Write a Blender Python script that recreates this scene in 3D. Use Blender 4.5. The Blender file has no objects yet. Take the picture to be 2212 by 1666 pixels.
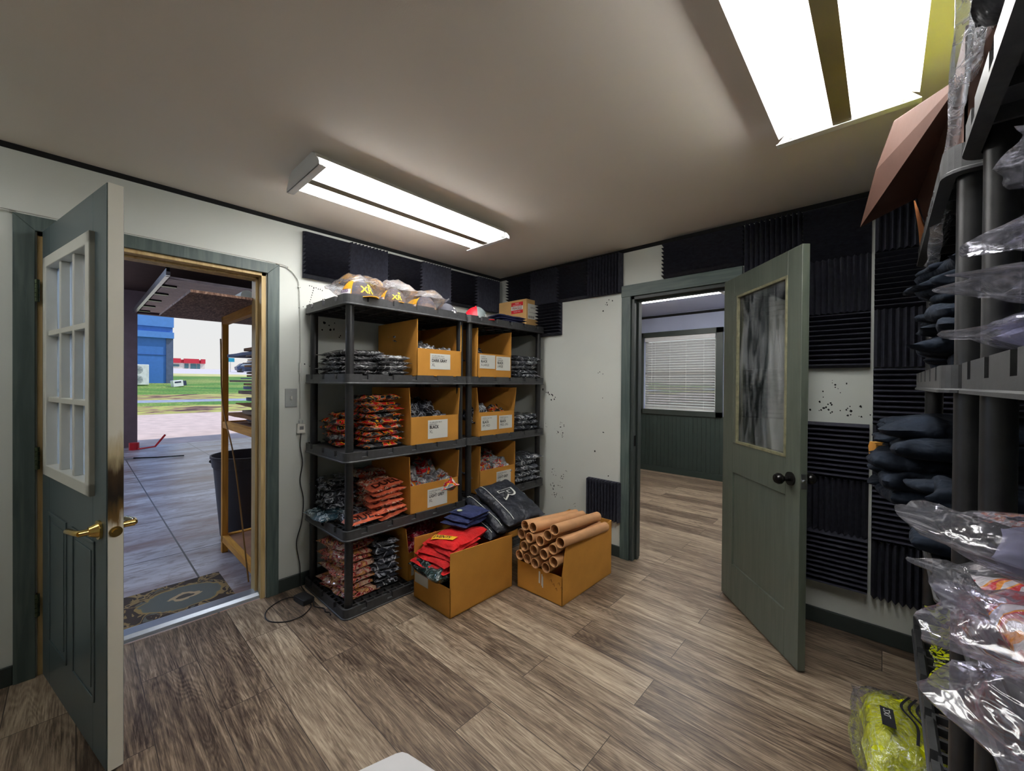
import bpy, math, random
from mathutils import Vector, Matrix, noise
random.seed(7)
PI = math.pi
S = bpy.context.scene
COL = S.collection
# ---------------------------------------------------------------- camera
cam = bpy.data.cameras.new('camera'); camo = bpy.data.objects.new('camera', cam); COL.objects.link(camo)
cam.sensor_fit = 'HORIZONTAL'; cam.sensor_width = 36; cam.lens = 870.6/2212*36
cam.clip_start = .02; cam.clip_end = 500
F = Vector((-0.6782464, 0.7348027, -0.00684164)); R = Vector((0.73476456, 0.67828091, 0.00748722)); U = R.cross(F)
camo.matrix_world = Matrix(((R.x, U.x, -F.x, 2.8421), (R.y, U.y, -F.y, -2.8916), (R.z, U.z, -F.z, 1.359), (0, 0, 0, 1)))
S.camera = camo
# ---------------------------------------------------------------- world, sun, exposure
w = bpy.data.worlds.new('sky'); S.world = w; w.use_nodes = True
nt = w.node_tree; nt.nodes.clear()
tc = nt.nodes.new('ShaderNodeTexCoord'); sp = nt.nodes.new('ShaderNodeSeparateXYZ'); cr = nt.nodes.new('ShaderNodeValToRGB')
bg = nt.nodes.new('ShaderNodeBackground'); ou = nt.nodes.new('ShaderNodeOutputWorld')
nt.links.new(tc.outputs['Generated'], sp.inputs[0]); nt.links.new(sp.outputs['Z'], cr.inputs[0])
nt.links.new(cr.outputs[0], bg.inputs[0]); nt.links.new(bg.outputs[0], ou.inputs[0])
cr.color_ramp.elements[0].position = .0; cr.color_ramp.elements[0].color = (.84, .83, .81, 1)
cr.color_ramp.elements[1].position = .75; cr.color_ramp.elements[1].color = (.34, .55, 1, 1)
e = cr.color_ramp.elements.new(.22); e.color = (.80, .83, .86, 1)
bg.inputs[1].default_value = 1.0
sun = bpy.data.lights.new('sun', 'SUN'); sun.energy = 3.2; sun.angle = .01; sun.color = (1, .95, .88)
suno = bpy.data.objects.new('sun', sun); COL.objects.link(suno)
suno.rotation_euler = Vector((.28, .55, .8)).to_track_quat('Z', 'Y').to_euler()
S.view_settings.view_transform = 'Standard'; S.view_settings.look = 'None'
S.view_settings.exposure = 0.0; S.view_settings.gamma = 1; S.view_settings.use_curve_mapping = False
TUBE = 35.0       # radiance of the fluorescent tubes

# ---------------------------------------------------------------- materials
def lin(*c):
    return tuple(((x/255)/12.92 if x <= 10 else (((x/255)+.055)/1.055)**2.4) for x in c)
MATS = {}
class NT:
    def __init__(s, name):
        s.m = bpy.data.materials.new(name); s.m.use_nodes = True; s.t = s.m.node_tree
        s.b = s.t.nodes['Principled BSDF']; s.out = s.t.nodes['Material Output']
        s.tc = s.n('ShaderNodeTexCoord')
    def n(s, k, **kw):
        x = s.t.nodes.new(k)
        for a, v in kw.items(): setattr(x, a, v)
        return x
    def l(s, a, b): s.t.links.new(a, b)
    def mp(s, scale=(1, 1, 1), loc=(0, 0, 0), src=None, rot=(0, 0, 0)):
        m = s.n('ShaderNodeMapping'); m.inputs['Scale'].default_value = scale; m.inputs['Location'].default_value = loc; m.inputs['Rotation'].default_value = rot
        s.l(src or s.tc.outputs['Object'], m.inputs[0]); return m.outputs[0]
    def noise(s, vec, scale, detail=3, dist=0, rough=.5):
        x = s.n('ShaderNodeTexNoise'); x.inputs['Scale'].default_value = scale; x.inputs['Detail'].default_value = detail
        x.inputs['Distortion'].default_value = dist; x.inputs['Roughness'].default_value = rough
        s.l(vec, x.inputs['Vector']); return x.outputs['Fac']
    def ramp(s, fac, pts, const=False):
        r = s.n('ShaderNodeValToRGB'); el = r.color_ramp.elements
        if const: r.color_ramp.interpolation = 'CONSTANT'
        while len(el) < len(pts): el.new(.5)
        for e_, (p, c) in zip(el, pts):
            e_.position = p; e_.color = (c[0], c[1], c[2], 1) if not isinstance(c, (int, float)) else (c, c, c, 1)
        s.l(fac, r.inputs[0]); return r.outputs[0]
    def mix(s, fac, a, b, mode='MIX'):
        m = s.n('ShaderNodeMix', data_type='RGBA', blend_type=mode)
        for k, v in ((0, fac), (6, a), (7, b)):
            if isinstance(v, (int, float)): m.inputs[k].default_value = v
            elif isinstance(v, tuple): m.inputs[k].default_value = (*v[:3], 1)
            else: s.l(v, m.inputs[k])
        return m.outputs[2]
    def math(s, op, a, b=0):
        m = s.n('ShaderNodeMath', operation=op)
        for k, v in ((0, a), (1, b)):
            if isinstance(v, (int, float)): m.inputs[k].default_value = v
            else: s.l(v, m.inputs[k])
        return m.outputs[0]
    def bump(s, h, strength=.3, dist=.01):
        b = s.n('ShaderNodeBump'); b.inputs['Strength'].default_value = strength; b.inputs['Distance'].default_value = dist
        s.l(h, b.inputs['Height']); s.l(b.outputs[0], s.b.inputs['Normal'])
    def col(s, c):
        if isinstance(c, tuple): s.b.inputs['Base Color'].default_value = (*c[:3], 1)
        else: s.l(c, s.b.inputs['Base Color'])
    def set(s, **kw):
        for k, v in kw.items(): s.b.inputs[k.replace('_', ' ')].default_value = v

def plain(name, c, rough=.6, metal=0, var=.12, vs=6, bs=60, bstr=.08, bdist=.002, spec=.5, coat=0):
    if name in MATS: return MATS[name]
    t = NT(name)
    f = t.noise(t.mp(), vs, 4)
    a = tuple(x*(1-var) for x in c); b = tuple(min(1, x*(1+var)) for x in c)
    t.col(t.ramp(f, [(.3, a), (.7, b)]))
    if bstr: t.bump(t.noise(t.mp(), bs, 3), bstr, bdist)
    t.set(Roughness=rough, Metallic=metal, Coat_Weight=coat); t.b.inputs['Specular IOR Level'].default_value = spec
    MATS[name] = t.m; return t.m

def bagmat(name, c1, c2, streak=(.42, .43, .46), amount=.75, prints=None, scale=1.0, mask=None, rough=.2):
    """poly bag over cloth: crumpled film with pale creases that double as painted highlights; prints = ramp over a noise"""
    if name in MATS: return MATS[name]
    t = NT(name); o = t.n('ShaderNodeObjectInfo')
    sh = t.n('ShaderNodeVectorMath', operation='MULTIPLY_ADD'); sh.inputs[1].default_value = (9, 7, 5)
    cmb = t.n('ShaderNodeCombineXYZ')
    for k in range(3): t.l(o.outputs['Random'], cmb.inputs[k])
    t.l(cmb.outputs[0], sh.inputs[0]); t.l(t.tc.outputs['Object'], sh.inputs[2])
    v = sh.outputs[0]; scale *= .72
    base = t.ramp(t.noise(v, 9*scale, 3), [(.35, c1), (.65, c2)])
    if prints:
        pn = t.noise(t.mp((1, 1, 1.6), src=v), 16*scale, 1.5, .6)
        pc = t.ramp(pn, prints, True)
        mk = t.ramp(t.noise(v, 5*scale, 1), [(mask or .42, 0), ((mask or .42)+.03, 1)])
        base = t.mix(mk, base, pc)
    wn = t.noise(t.mp((1, 1, 1.6), src=v), 13*scale, 3.5, 1.5)
    cre = t.ramp(wn, [(.45, 0), (.5, 1), (.54, 0)])
    base = t.mix(t.math('MULTIPLY', cre, amount), base, streak)  # highlight streaks are painted into the crease colour
    t.col(base); t.set(Roughness=rough, Coat_Weight=.6, Coat_Roughness=.08)
    wn2 = t.noise(v, 30*scale, 3, 1.5)
    t.bump(t.math('ADD', wn, wn2), 1.0, .02)
    MATS[name] = t.m; return t.m

def film(name, tint=(.9, .9, .95), alpha=.2, bs=22):
    if name in MATS: return MATS[name]
    t = NT(name); t.t.nodes.remove(t.b)
    tr = t.n('ShaderNodeBsdfTransparent'); tr.inputs[0].default_value = (*tint, 1)
    gl = t.n('ShaderNodeBsdfGlossy'); gl.inputs['Roughness'].default_value = .12; gl.inputs[0].default_value = (1, 1, 1, 1)
    df = t.n('ShaderNodeBsdfDiffuse'); df.inputs[0].default_value = (.75, .75, .8, 1)
    n1 = t.noise(t.mp(), bs, 3, 1.5)
    bp = t.n('ShaderNodeBump'); bp.inputs['Strength'].default_value = .8; bp.inputs['Distance'].default_value = .015
    t.l(n1, bp.inputs['Height']); t.l(bp.outputs[0], gl.inputs['Normal'])
    lw = t.n('ShaderNodeLayerWeight'); lw.inputs[0].default_value = .25; t.l(bp.outputs[0], lw.inputs['Normal'])
    m1 = t.n('ShaderNodeMixShader'); m2 = t.n('ShaderNodeMixShader')
    cre = t.ramp(n1, [(.47, alpha*.45), (.5, min(1, alpha*2.6)), (.52, alpha*.45)])
    t.l(cre, m1.inputs[0]); t.l(tr.outputs[0], m1.inputs[1]); t.l(df.outputs[0], m1.inputs[2])
    fc = t.math('ADD', t.math('MULTIPLY', lw.outputs['Fresnel'], .6), .04)
    t.l(fc, m2.inputs[0]); t.l(m1.outputs[0], m2.inputs[1]); t.l(gl.outputs[0], m2.inputs[2])
    t.l(m2.outputs[0], t.out.inputs[0]); MATS[name] = t.m; return t.m

def glass(name, tint=(.93, .96, .96), smudge=.08):
    if name in MATS: return MATS[name]
    t = NT(name); t.t.nodes.remove(t.b)
    tr = t.n('ShaderNodeBsdfTransparent'); tr.inputs[0].default_value = (*tint, 1)
    gl = t.n('ShaderNodeBsdfGlossy'); gl.inputs['Roughness'].default_value = .03
    df = t.n('ShaderNodeBsdfDiffuse'); df.inputs[0].default_value = (.7, .75, .8, 1)
    sm = t.ramp(t.noise(t.mp((6, 6, 1.2)), 3, 4, 1), [(.4, 0.01), (.75, smudge*2.5)])
    lw = t.n('ShaderNodeLayerWeight'); lw.inputs[0].default_value = .5
    m1 = t.n('ShaderNodeMixShader'); m2 = t.n('ShaderNodeMixShader')
    t.l(sm, m1.inputs[0]); t.l(tr.outputs[0], m1.inputs[1]); t.l(df.outputs[0], m1.inputs[2])
    t.l(t.math('ADD', t.math('MULTIPLY', lw.outputs['Fresnel'], .8), .05), m2.inputs[0]); t.l(m1.outputs[0], m2.inputs[1]); t.l(gl.outputs[0], m2.inputs[2])
    t.l(m2.outputs[0], t.out.inputs[0]); MATS[name] = t.m; return t.m

def emis(name, c, s):
    if name in MATS: return MATS[name]
    t = NT(name); t.col(c); t.b.inputs['Emission Color'].default_value = (*c, 1); t.b.inputs['Emission Strength'].default_value = s
    MATS[name] = t.m; return t.m

def floor_mat():
    t = NT('plank floor'); v = t.mp((1, 1, 1), (0.36, 2.69, 0))
    br = t.n('ShaderNodeTexBrick'); t.l(v, br.inputs['Vector'])
    br.inputs['Scale'].default_value = 1; br.inputs['Brick Width'].default_value = 1.22; br.inputs['Row Height'].default_value = .2
    br.inputs['Mortar Size'].default_value = .0016; br.inputs['Mortar Smooth'].default_value = .3; br.offset = .37; br.offset_frequency = 2
    br.inputs['Color1'].default_value = (0, 0, 0, 1); br.inputs['Color2'].default_value = (1, 1, 1, 1); br.inputs['Mortar'].default_value = (.5, .5, .5, 1)
    sep = t.n('ShaderNodeSeparateColor'); t.l(br.outputs['Color'], sep.inputs[0])
    off = t.n('ShaderNodeCombineXYZ'); t.l(t.math('MULTIPLY', sep.outputs[0], 31.7), off.inputs[0]); t.l(t.math('MULTIPLY', sep.outputs[0], 13.3), off.inputs[2])
    vs = t.n('ShaderNodeVectorMath', operation='ADD'); t.l(v, vs.inputs[0]); t.l(off.outputs[0], vs.inputs[1]); v2 = vs.outputs[0]
    g1 = t.noise(t.mp((1.0, 9, 1), src=v2), 2.2, 5, .8, .6)         # broad figure
    g2 = t.noise(t.mp((3, 130, 1), src=v2), 1.6, 4, .1, .7)          # fine grain
    wv = t.math('SINE', t.math('MULTIPLY', t.noise(t.mp((.8, 5.5, 1), src=v2), 1.2, 2, .3), 170))
    rings = t.math('ADD', t.math('MULTIPLY', wv, .5), .5)
    g3 = t.noise(t.mp((3.5, 60, 1), src=v2), 2.6, 5, .5, .75)
    m = t.math('ADD', t.math('MULTIPLY', g1, .38), t.math('ADD', t.math('ADD', t.math('MULTIPLY', g2, .26), t.math('MULTIPLY', g3, .33)), t.math('MULTIPLY', rings, .04)))
    m = t.math('ADD', m, t.math('MULTIPLY', t.math('SUBTRACT', sep.outputs[0], .5), .12))
    c = t.ramp(m, [(.37, lin(60, 47, 38)), (.47, lin(112, 95, 79)), (.56, lin(156, 138, 117)), (.67, lin(200, 182, 158))])
    c = t.mix(br.outputs['Fac'], c, lin(50, 42, 36))
    t.col(c); t.set(Roughness=.38); t.b.inputs['Specular IOR Level'].default_value = .45
    t.bump(m, .25, .003); MATS['floor'] = t.m; return t.m

def card_mat(name='cardboard', c=lin(181, 128, 62), flute=0):
    if name in MATS: return MATS[name]
    t = NT(name)
    f = t.noise(t.mp(), 5, 4); g = t.noise(t.mp((1, 1, 1)), 180, 2)
    base = t.ramp(f, [(.3, tuple(x*.86 for x in c)), (.7, tuple(min(1, x*1.1) for x in c))])
    base = t.mix(t.math('MULTIPLY', g, .22), base, tuple(x*.6 for x in c))
    t.col(base); t.set(Roughness=.75); t.b.inputs['Specular IOR Level'].default_value = .25
    t.bump(t.noise(t.mp((1, 1, 1)), 12, 3), .25, .006)
    MATS[name] = t.m; return t.m

def wood_mat(name, c1, c2, axis='x', rough=.6, sc=1):
    if name in MATS: return MATS[name]
    t = NT(name); s = {'x': (2, 24, 24), 'y': (24, 2, 24), 'z': (24, 24, 2)}[axis]
    f = t.noise(t.mp(tuple(k*sc for k in s)), 1.5, 4, .8)
    t.col(t.ramp(f, [(.35, c1), (.65, c2)])); t.set(Roughness=rough); t.bump(f, .2, .003)
    MATS[name] = t.m; return t.m

WALL = plain('wall paint', lin(206, 210, 204), .55, var=.03, vs=2, bs=90, bstr=.06)
CEIL = plain('ceiling paint', lin(232, 224, 214), .8, var=.02, vs=2, bs=220, bstr=.12)
BLACK = plain('black gap', (.006, .006, .007), .9, bstr=0)
TRIMG = wood_mat('grey green trim', lin(62, 76, 74), lin(84, 98, 95), 'z', .5)
TRIMX = wood_mat('grey green header', lin(62, 76, 74), lin(84, 98, 95), 'x', .5)
BASEB = plain('dark baseboard', lin(46, 54, 52), .5)
DOORG = plain('grey green door', lin(76, 91, 95), .34, var=.05, vs=3, bs=150, bstr=.05)
DOORG2 = wood_mat('olive grey door', lin(78, 86, 76), lin(87, 94, 84), 'z', .42)
OFFW = plain('off white enamel', lin(205, 205, 196), .4, var=.04)
FOAM = plain('charcoal foam', (.050, .052, .072), .95, var=.2, vs=40, bs=400, bstr=.4, bdist=.002, spec=.15)
PLAS = plain('black plastic', (.014, .0145, .016), .38, var=.25, vs=30, bs=500, bstr=.12, bdist=.001)
PLASR = plain('black plastic textured', (.040, .041, .043), .5, var=.2, vs=50, bs=600, bstr=.3, bdist=.001)
WHITEM = plain('white enamel steel', (.82, .83, .84), .35, var=.02, bstr=0)
CARD = card_mat('cardboard', lin(196, 138, 58))
CARDI = card_mat('kraft inside', lin(150, 104, 60))
LABEL = plain('label paper', lin(222, 223, 216), .7, var=.02, bstr=0)
INK = plain('black ink', (.012, .012, .014), .7, bstr=0)
GREYINK = plain('grey ink', (.16, .16, .17), .7, bstr=0)
JAMBW = wood_mat('pine jamb', lin(178, 150, 96), lin(206, 180, 128), 'z')
YWOOD = wood_mat('ochre lumber', lin(196, 132, 38), lin(222, 160, 62), 'z')
YWOODX = wood_mat('ochre lumber rail', lin(196, 132, 38), lin(222, 160, 62), 'x')
BRASS = plain('brass', (.72, .50, .16), .2, 1, bstr=0)
HING = plain('aged brass hinge', lin(72, 84, 60), .4, .7, bstr=0)
BLKMET = plain('oiled bronze', (.015, .014, .014), .25, .6, bstr=0)
STEEL = plain('brushed steel', (.55, .57, .6), .3, 1, bstr=0)
ALU = plain('aluminium sill', lin(196, 208, 224), .3, .75, var=.1, bs=40, bstr=.2)
CORD = plain('black cord', (.012, .011, .012), .5, bstr=0)
CORDW = plain('white cord', lin(200, 202, 196), .5, bstr=0)
FLOOR = floor_mat()

# ---------------------------------------------------------------- object helpers
def tag(o, label, cat, group=None, kind=None):
    if label: o['label'] = label
    if cat: o['category'] = cat
    if group: o['group'] = group
    if kind: o['kind'] = kind
    return o
def thing(name, label, cat, loc=(0, 0, 0), rz=0, group=None):
    o = bpy.data.objects.new(name, None); COL.objects.link(o); o.empty_display_size = .1
    o.location = loc; o.rotation_euler = (0, 0, rz); return tag(o, label, cat, group)
def structe(name):
    o = bpy.data.objects.new(name, None); COL.objects.link(o); o['kind'] = 'structure'; return o
def copy_tree(o, parent=None):
    c = o.copy(); COL.objects.link(c); c.parent = parent
    if parent is not None: c.matrix_parent_inverse = o.matrix_parent_inverse
    for ch in list(o.children): copy_tree(ch, c)
    return c

class MB:
    def __init__(s): s.v = []; s.f = []
    def add(s, vs, fs, M=None):
        n = len(s.v)
        s.v += [tuple(M @ Vector(p)) if M else tuple(p) for p in vs]
        s.f += [tuple(i+n for i in f) for f in fs]; return s
    def box(s, a, b, M=None):
        x0, y0, z0 = a; x1, y1, z1 = b
        return s.add([(x0, y0, z0), (x1, y0, z0), (x1, y1, z0), (x0, y1, z0), (x0, y0, z1), (x1, y0, z1), (x1, y1, z1), (x0, y1, z1)],
                     [(3, 2, 1, 0), (4, 5, 6, 7), (0, 1, 5, 4), (1, 2, 6, 5), (2, 3, 7, 6), (3, 0, 4, 7)], M)
    def prism(s, poly, axis, a, b, M=None):
        """poly: 2D points; axis 'x': (y,z), 'y': (x,z), 'z': (x,y)"""
        def P(p, t): return {'x': (t, p[0], p[1]), 'y': (p[0], t, p[1]), 'z': (p[0], p[1], t)}[axis]
        n = len(poly); vs = [P(p, a) for p in poly]+[P(p, b) for p in poly]
        return s.add(vs, [tuple(range(n))[::-1], tuple(range(n, 2*n))]+[(i, (i+1) % n, n+(i+1) % n, n+i) for i in range(n)], M)
    def cyl(s, p, q, r, r2=None, n=16, cap=True):
        p = Vector(p); q = Vector(q); r2 = r if r2 is None else r2; d = (q-p).normalized()
        a = d.orthogonal().normalized(); b = d.cross(a); vs = []
        for c, rr in ((p, r), (q, r2)):
            vs += [tuple(c+(a*math.cos(2*PI*i/n)+b*math.sin(2*PI*i/n))*rr) for i in range(n)]
        fs = [(i, (i+1) % n, n+(i+1) % n, n+i) for i in range(n)]
        if cap: fs += [tuple(range(n))[::-1], tuple(range(n, 2*n))]
        return s.add(vs, fs)
    def pipe(s, p, q, r, ri, n=24):
        p = Vector(p); q = Vector(q); d = (q-p).normalized(); a = d.orthogonal().normalized(); b = d.cross(a); vs = []
        for c, rr in ((p, r), (q, r), (q, ri), (p, ri)):
            vs += [tuple(c+(a*math.cos(2*PI*i/n)+b*math.sin(2*PI*i/n))*rr) for i in range(n)]
        return s.add(vs, [(k*n+i, k*n+(i+1) % n, ((k+1) % 4)*n+(i+1) % n, ((k+1) % 4)*n+i) for k in range(4) for i in range(n)])
    def tube(s, pts, r, n=8, rs=None):
        pts = [Vector(p) for p in pts]; vs = []; up = Vector((0, 0, 1)); prev = None
        for i, p in enumerate(pts):
            d = (pts[min(i+1, len(pts)-1)]-pts[max(i-1, 0)]).normalized()
            a = d.orthogonal().normalized() if prev is None else (prev-d*prev.dot(d)).normalized()
            prev = a; b = d.cross(a); rr = rs[i] if rs else r
            vs += [tuple(p+(a*math.cos(2*PI*k/n)+b*math.sin(2*PI*k/n))*rr) for k in range(n)]
        m = len(pts); fs = [(j*n+i, j*n+(i+1) % n, (j+1)*n+(i+1) % n, (j+1)*n+i) for j in range(m-1) for i in range(n)]
        return s.add(vs, fs+[tuple(range(n))[::-1], tuple(range((m-1)*n, m*n))])
    def lathe(s, prof, n=24, M=None):
        vs = []; k = len(prof)
        for r, z in prof: vs += [(r*math.cos(2*PI*i/n), r*math.sin(2*PI*i/n), z) for i in range(n)]
        return s.add(vs, [(j*n+i, j*n+(i+1) % n, (j+1)*n+(i+1) % n, (j+1)*n+i) for j in range(k-1) for i in range(n)], M)
    def mesh(s, name):
        me = bpy.data.meshes.new(name); me.from_pydata(s.v, [], s.f); me.validate(); return me
    def build(s, name, mat, parent=None, smooth=0, bevel=0, solid=0):
        me = s.mesh(name); me.materials.append(mat)
        o = bpy.data.objects.new(name, me); COL.objects.link(o)
        if smooth:
            me.polygons.foreach_set('use_smooth', [True]*len(me.polygons)); me.set_sharp_from_angle(angle=math.radians(smooth))
        if solid:
            md = o.modifiers.new('t', 'SOLIDIFY'); md.thickness = solid; md.offset = 0
        if bevel:
            md = o.modifiers.new('b', 'BEVEL'); md.width = bevel; md.segments = 2; md.limit_method = 'ANGLE'; md.angle_limit = .7
        if parent is not None: o.parent = parent
        return o
def smoothpts(pts, k=6):
    P = [Vector(p) for p in pts]; P = [2*P[0]-P[1]]+P+[2*P[-1]-P[-2]]; out = []
    for i in range(1, len(P)-2):
        for j in range(k):
            t = j/k; a, b, c, d = P[i-1], P[i], P[i+1], P[i+2]
            out.append(.5*((2*b)+(c-a)*t+(2*a-5*b+4*c-d)*t*t+(3*b-a-3*c+d)*t**3))
    return out+[P[-2]]
def struct(name, mb, mat, parent=None, **k):
    o = mb.build(name, mat, parent, **k)
    if parent is None: o['kind'] = 'structure'
    return o
TXT = {}
def text_geo(txt, size, cond=1.0):
    key = (txt, size, cond)
    if key not in TXT:
        cu = bpy.data.curves.new('lettering', 'FONT'); cu.body = txt; cu.size = size; cu.resolution_u = 3
        o = bpy.data.objects.new('lettering', cu); COL.objects.link(o); bpy.context.view_layer.update()
        me = bpy.data.meshes.new_from_object(o)
        vs = [(v.co.x*cond, v.co.y) for v in me.vertices]; fs = [tuple(p.vertices) for p in me.polygons]
        bpy.data.objects.remove(o); bpy.data.curves.remove(cu); bpy.data.meshes.remove(me)
        TXT[key] = (vs, fs)
    return TXT[key]
def lettering(items, fn, mat, parent, name='lettering', bold=0):
    """items: (text, x, y, size, cond[, anchor]); fn maps (x, y) to a 3D point of the parent"""
    mb = MB()
    for it in items:
        txt, x, y, size, cond = it[:5]; vs, fs = text_geo(txt, size, cond)
        if not vs: continue
        wd = max(p[0] for p in vs); ox = -wd/2 if len(it) > 5 and it[5] == 'c' else 0
        for dx, dy in ([(0, 0)] if not bold else [(0, 0), (bold, 0), (0, bold), (bold, bold)]):
            mb.add([fn(x+p[0]+ox+dx, y+p[1]+dy) for p in vs], fs)
    return mb.build(name, mat, parent)
def onx(x0):
    return lambda a, b: (x0, a, b)
def ordinal(i): return ['topmost', 'second from the top', 'third from the top', 'fourth from the top', 'fifth from the top', 'sixth from the top', 'seventh from the top', 'eighth from the top', 'ninth from the top', 'tenth from the top'][i]

# ---------------------------------------------------------------- structure
H = 2.4
def wall_x(name, x0, x1, y0, y1, holes, mat=WALL, h=H):
    """wall in the y direction between x0, x1 with holes (ya, yb, za, zb)"""
    mb = MB(); ys = sorted({y0, y1, *[q for hh in holes for q in hh[:2]]})
    for a, b in zip(ys, ys[1:]):
        hh = [q for q in holes if q[0] <= a and q[1] >= b]
        if not hh: mb.box((x0, a, 0), (x1, b, h))
        else:
            if hh[0][2] > 0: mb.box((x0, a, 0), (x1, b, hh[0][2]))
            mb.box((x0, a, hh[0][3]), (x1, b, h))
    return struct(name, mb, mat)
def wall_y(name, y0, y1, x0, x1, holes, mat=WALL, h=H):
    mb = MB(); xs = sorted({x0, x1, *[q for hh in holes for q in hh[:2]]})
    for a, b in zip(xs, xs[1:]):
        hh = [q for q in holes if q[0] <= a and q[1] >= b]
        if not hh: mb.box((a, y0, 0), (b, y1, h))
        else:
            if hh[0][2] > 0: mb.box((a, y0, 0), (b, y1, hh[0][2]))
            mb.box((a, y0, hh[0][3]), (b, y1, h))
    return struct(name, mb, mat)
struct('floor', MB().box((0, -4.6, -.05), (3.75, 0, 0)).box((-1.6, 0, -.05), (3.75, 3.4, 0)), FLOOR)
struct('ceiling', MB().box((-.12, -4.6, H), (3.75, .12, H+.1)), CEIL)
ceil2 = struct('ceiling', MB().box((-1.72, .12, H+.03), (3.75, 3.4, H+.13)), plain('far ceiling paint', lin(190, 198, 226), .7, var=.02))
wl = wall_x('wall_left', -.12, 0, -4.6, .12, [(-3.01, -2.085, 0, 2.035)])
wb = wall_y('wall_back', 0, .12, 0, 3.75, [(1.415, 2.105, 0, 2.025)])
wall_x('wall_right', 3.62, 3.75, -4.6, 0, [])
wall_y('wall_rear', -4.72, -4.6, -.12, 3.75, [])
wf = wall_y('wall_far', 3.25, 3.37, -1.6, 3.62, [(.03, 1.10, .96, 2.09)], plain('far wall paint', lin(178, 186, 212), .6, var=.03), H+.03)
wall_x('wall_west', -1.72, -1.6, 0.12, 3.37, [], h=H+.03)
wall_x('wall_east', 3.62, 3.74, 0.12, 3.37, [], h=H+.03)
struct('trim_1', MB().box((0, -4.6, 2.375), (.006, 0, H)), BLACK)
struct('trim_2', MB().box((.006, -.006, 2.372), (3.62, 0, H)), BLACK)
struct('trim_3', MB().box((-1.6, 3.238, 2.385), (3.62, 3.25, 2.42)), BLACK)
# dark green wainscot of the far room
mb = MB()
for i in range(int(5.2/.06)): mb.box((-1.6+i*.06, 3.235, .08), (-1.6+i*.06+.054, 3.25, .9))
mb.box((-1.6, 3.24, .08), (3.62, 3.25, .9))
GRN = plain('dark green panelling', lin(44, 56, 52), .45, var=.08)
struct('trim_4', mb, GRN)
struct('baseboard_far', MB().box((-1.6, 3.225, 0), (3.62, 3.245, .085)), GRN, bevel=.003)
struct('baseboard_left', MB().box((0, -2.075, 0), (.015, -.0, .085)), BASEB, bevel=.003)
struct('baseboard_left', MB().box((0, -4.6, 0), (.015, -3.08, .085)), BASEB, bevel=.003)
struct('baseboard_back', MB().box((.015, -.015, 0), (1.405, 0, .085)), BASEB, bevel=.003)
struct('baseboard_back', MB().box((2.17, -.015, 0), (3.62, 0, .085)), BASEB, bevel=.003)
# chips of missing paint (parts of the walls)
def chips(wall, name, spots, fn, seed):
    rnd = random.Random(seed); mb = MB()
    for (a, b, s, n) in spots:
        for k in range(n):
            ca = a+rnd.gauss(0, s*1.6 if n > 1 else 0); cb = b+rnd.gauss(0, s*1.6 if n > 1 else 0); r = s*rnd.uniform(.25, .6) if n > 1 else s
            m = 9; mb.add([fn(ca+r*rnd.uniform(.5, 1.1)*math.cos(2*PI*i/m), cb+r*rnd.uniform(.6, 1.3)*math.sin(2*PI*i/m)) for i in range(m)], [tuple(range(m))])
    o = mb.build(name, BLACK, wall); o['kind'] = 'stuff'; o['label'] = 'black chips where the paint has flaked off'
fb = lambda a, b: (a, -.0012, b)
chips(wb, 'paint_chips', [(1.219, 2.001, .013, 3), (1.205, 2.0, .012, 2), (1.169, 1.944, .007, 1), (.622, 1.274, .018, 7), (.674, 1.246, .014, 6), (1.141, 1.429, .009, 2), (1.172, 1.435, .004, 1), (1.172, 1.241, .004, 1), (1.179, .95, .009, 2), (1.104, .802, .008, 1),
                        (.778, .945, .012, 6), (.77, .90, .008, 6), (.76, 1.0, .006, 6), (.72, .93, .007, 4), (.757, .536, .01, 7), (.76, .46, .008, 7), (.682, .441, .013, 9), (.682, .56, .01, 6), (.70, .36, .01, 6), (.78, .345, .008, 4), (.6, .972, .006, 4), (.905, .322, .006, 4), (1.23, .62, .006, 1), (.83, .6, .006, 4),
                        (2.654, 1.297, .009, 2), (2.70, 1.204, .012, 7), (2.62, 1.225, .012, 7), (2.76, 1.215, .01, 5), (2.581, 1.30, .007, 2), (2.663, 1.365, .009, 2), (2.63, 1.37, .006, 2), (2.69, 1.368, .005, 1), (2.56, 1.23, .013, 5)], fb, 3)
fl = lambda a, b: (.0012, a, b)
sp = []
for i in range(9): sp.append((-1.83+.004*i, 1.86+.016*i, .004, 1))
for i in range(7): sp.append((-1.825+.014*i, 2.0-.003*i+.003*(i % 2), .004, 1))
for i in range(9): sp.append((-1.77+.011*i, 1.87+.055*math.sin(i*.4), .005, 1))
chips(wl, 'paint_chips', sp+[(-1.85, 1.855, .009, 3), (-1.8, 1.86, .011, 3), (-1.88, 1.44, .014, 3), (-1.70, 1.73, .02, 5), (-1.6, 1.72, .02, 5)], fl, 5)

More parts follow.
